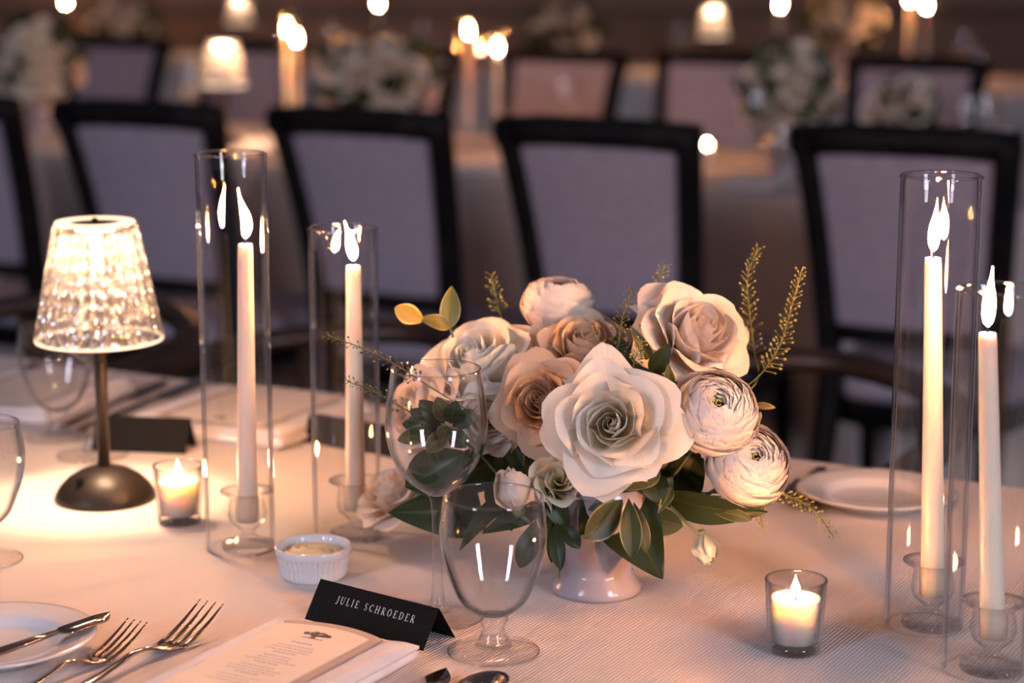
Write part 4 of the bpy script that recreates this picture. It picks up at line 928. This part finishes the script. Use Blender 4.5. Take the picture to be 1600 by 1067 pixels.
def far_bouquet(px, py_top, ground, wpx, hpx, nfl, nm, seed, warm=.3):
    rnd = random.Random(seed); Z = ground.y*cp-(TZ-CAMZ)*sp; W = wpx/F*Z; Hh = hpx/F*Z
    b_ = thing('flower_vase', 'blurred pale vase under the '+nm, 'vase', ground, 0, 'vases on the far tables')
    MB().lathe([(0, 0), (.036, 0), (.037, .005), (.03, .018), (.042, .04), (.052, .07), (.052, .09), (.048, .09), (.03, .03), (0, .03)], 32).build('vase_body', 'stoneware', b_)
    cz = hz(ground, py_top+hpx*.5)
    sp2 = thing('leafy_sprig', 'blurred dark foliage among the '+nm, 'foliage', ground+Vector((0, 0, .09)), 0, 'foliage on the far tables')
    o = sp2.location.copy()
    for k in range(30):
        a = rnd.uniform(0, 2*PI); el = rnd.uniform(-.6, 1.1); a0 = Vector((ground.x, ground.y, TZ+.1))
        tip = Vector((ground.x+W*.56*math.cos(a)*math.cos(el), ground.y+W*.5*math.sin(a)*math.cos(el), cz+Hh*.62*math.sin(el)))
        if tip.z < TZ+.02: tip.z = TZ+.03
        leaf(sp2, o, a0.lerp(tip, .45), tip, rnd.uniform(.03, .05), ['dark_leaf', 'olive_leaf', 'dark_leaf'][k % 3], shape=k % 2, bend=.1)
    made = []
    for k in range(nfl):
        a = k*2.4; q = math.sqrt((k+.5)/nfl); x, z = q*math.cos(a), q*math.sin(a); dpt = -math.sqrt(max(0, 1-q*q))*.7
        c = Vector((ground.x+W*.42*x, ground.y+W*.42*dpt*1.15, max(TZ+.06, cz+Hh*.42*z)))
        made.append((c.x/c.y, far_rose(c, rnd.uniform(.046, .058), 'blurred pale rose in the '+nm, 'roses in the '+nm, rnd.choice(['rose_petal', 'ranunculus_petal', 'rose_petal']), seed*20+k, (x*.8, dpt-.3, z*.7+.5))))
    for k, (_, o) in enumerate(sorted(made, key=lambda m_: m_[0])): o['label'] = 'blurred pale rose, %s from left in the %s' % (ORD[k] if k < nfl-1 else 'last', nm)
def on2(px, depth):      # spot on table 2: image column px, distance behind its near edge
    a, d = E2a+nv2*depth, dv2; tx_ = (px-800)/F
    # ray in the ground plane: X = tx*Zc, Zc = Y*cp+(CAMZ-TZ)*sp
    k = tx_*cp; c0 = tx_*(CAMZ-TZ)*sp; s_ = (k*a.y+c0-a.x)/(d.x-k*d.y); p = a+d*s_; return Vector((p.x, p.y, TZ))
def on3(px, depth): return on2(px, 3.3+depth)
far_bouquet(62, 22, on2(62, .40), 150, 150, 14, 'leafy far bouquet at the left border', 2)
far_bouquet(590, 52, on2(590, .40), 205, 140, 15, 'dense white far bouquet behind the second hurricane', 3)
far_bouquet(1225, 62, on2(1225, .42), 160, 150, 14, 'far bouquet behind the top right rose', 4)
far_bouquet(1402, 118, on2(1402, .30), 110, 90, 6, 'low far bouquet over the tall right hurricane', 5)
far_bouquet(880, -5, on3(880, .5), 130, 90, 8, 'small bouquet on the farthest table, centre', 6)
far_bouquet(1310, -10, on3(1310, .5), 150, 100, 9, 'bouquet on the farthest table, right part', 7)
far_bouquet(195, -10, on3(195, .5), 130, 80, 8, 'bouquet on the farthest table, left part', 8)
def far_taper(px, fy, g, nm, H=None, cyl=False):
    b_ = g+Vector((0, 0, GZ)); holder(b_, 'glass candlestick under the '+nm, 'pressed glass candlesticks')
    cb = b_+Vector((0, 0, .0255)); zt = hz(cb, fy+12); taper(cb, zt, 0, .034, 'lit '+nm, True, group='lit taper candles')
    if cyl: hurricane(g, zt-TZ+.06, 'glass cylinder around the '+nm, .036, 'clear glass hurricane cylinders')
far_taper(733, 46, on2(733, .62), 'far candle, taller of the pair above the centrepiece', cyl=True)
far_taper(778, 72, on2(778, .72), 'far candle, shorter of the pair above the centrepiece', cyl=True)
far_taper(452, 42, on2(452, .60), 'far candle, rear one of the touching pair', cyl=True)
far_taper(467, 58, on2(467, .50), 'far candle, front one of the touching pair')
far_taper(592, 0, on3(592, .3), 'candle of the farthest table over the dense white bouquet', cyl=True)
far_taper(1216, 2, on3(1216, .35), 'candle of the farthest table beside the lit bell lamp', cyl=True)
far_taper(1443, 4, on3(1443, .35), 'candle of the farthest table, right one above the tall hurricane', cyl=True)
far_taper(1417, -6, on3(1417, .45), 'candle of the farthest table, left one above the tall hurricane')
far_taper(106, -3, on3(106, .4), 'candle of the farthest table above the left bouquet', cyl=True)
l2 = dup(lamp0, on2(352, .30), 'blurred lit crystal lamp on the second table, left part')
l2.location = on2(352, .42)
dup(lamp0, on3(1113, .60), 'blurred lit bell-shaped lamp on the farthest table, right of centre')
dup(lamp0, on3(376, .95), 'blurred lit lamp on the farthest table, cut by the top border')
def far_votive(px, py, g, nm):
    t = thing('votive_candle', 'lit far votive candle '+nm, 'candle', g, 0, 'votive candles')
    MB().lathe([(0, .001), (.019, .001), (.021, .036), (0, .035)], 24).build('wax_body', 'wax_votive', t)
    MB().lathe([(0, 0), (.021, 0), (.0245, .055), (.0235, .055), (.0205, .001)], 32).build('glass_cup', 'thin_glass', t)
    flame_mesh(t, .016, 0, .005, .038)
far_votive(1090, 220, on2(1105, .60), 'between the third and fourth chair backs')
far_votive(1034, 80, on3(1034, .85), 'on the farthest table, left of the bell lamp')
far_votive(1470, 86, on3(1470, .85), 'on the farthest table, above the tall hurricane')
far_votive(652, 45, on3(652, .9), 'on the farthest table, over the dense bouquet')
far_votive(118, 50, on3(118, .85), 'on the farthest table, over the leafy bouquet')
gb = None
for k, (px, dp, f_) in enumerate([(268, .30, on2), (300, .5, on2), (845, .35, on2), (880, .5, on2), (905, .32, on2), (1180, .30, on2), (1225, .3, on2), (1530, .35, on2), (1565, .5, on2), (1505, .25, on2), (30, .3, on2), (660, .3, on3), (690, .5, on3), (1060, .4, on3), (1085, .3, on3), (1500, .4, on3), (1530, .5, on3), (520, .4, on3)]):
    nm_ = 'second table' if f_ is on2 else 'farthest table'
    wh = ['right of the leafy bouquet, by the far lamp', 'left of the far lamp', 'right of the far candle pair, first', 'right of the far candle pair, middle', 'right of the far candle pair, last one', 'left of the far bouquet over the top rose', 'before the far bouquet over the top rose', 'above the short right hurricane, middle one', 'at the right border, rearmost', 'right of the low far bouquet', 'under the leafy bouquet at the left border', 'above the dense white bouquet, nearer', 'above the dense white bouquet, rear', 'left of the bell lamp, rear', 'left of the bell lamp, nearest', 'above the tall right hurricane, nearer', 'above the tall right hurricane, rear', 'between the two candle groups at left'][k]
    if k % 2 == 0: goblet(f_(px, dp), 'blurred goblet on the '+nm_+' '+wh, group='goblets on the '+nm_)
    else: wine(f_(px, dp), 'blurred wine glass on the '+nm_+' '+wh, group='wine glasses on the '+nm_)
for k, (px, w_, nm_) in enumerate(((752, 60, 'between second and third chair backs'), (1180, 90, 'beside the far votive'), (380, 90, 'behind the crystal lamp chairs'))):
    g = on2(px, .12); nk = thing('napkin', 'blurred folded napkin on the second table '+nm_, 'napkin', g, A2+.1)
    V, Fc = rounded_slab(-.06, .06, -.09, .10, .001, .02, 14, 20); mesh('folded_napkin', V, Fc, 'napkin_cotton', nk)
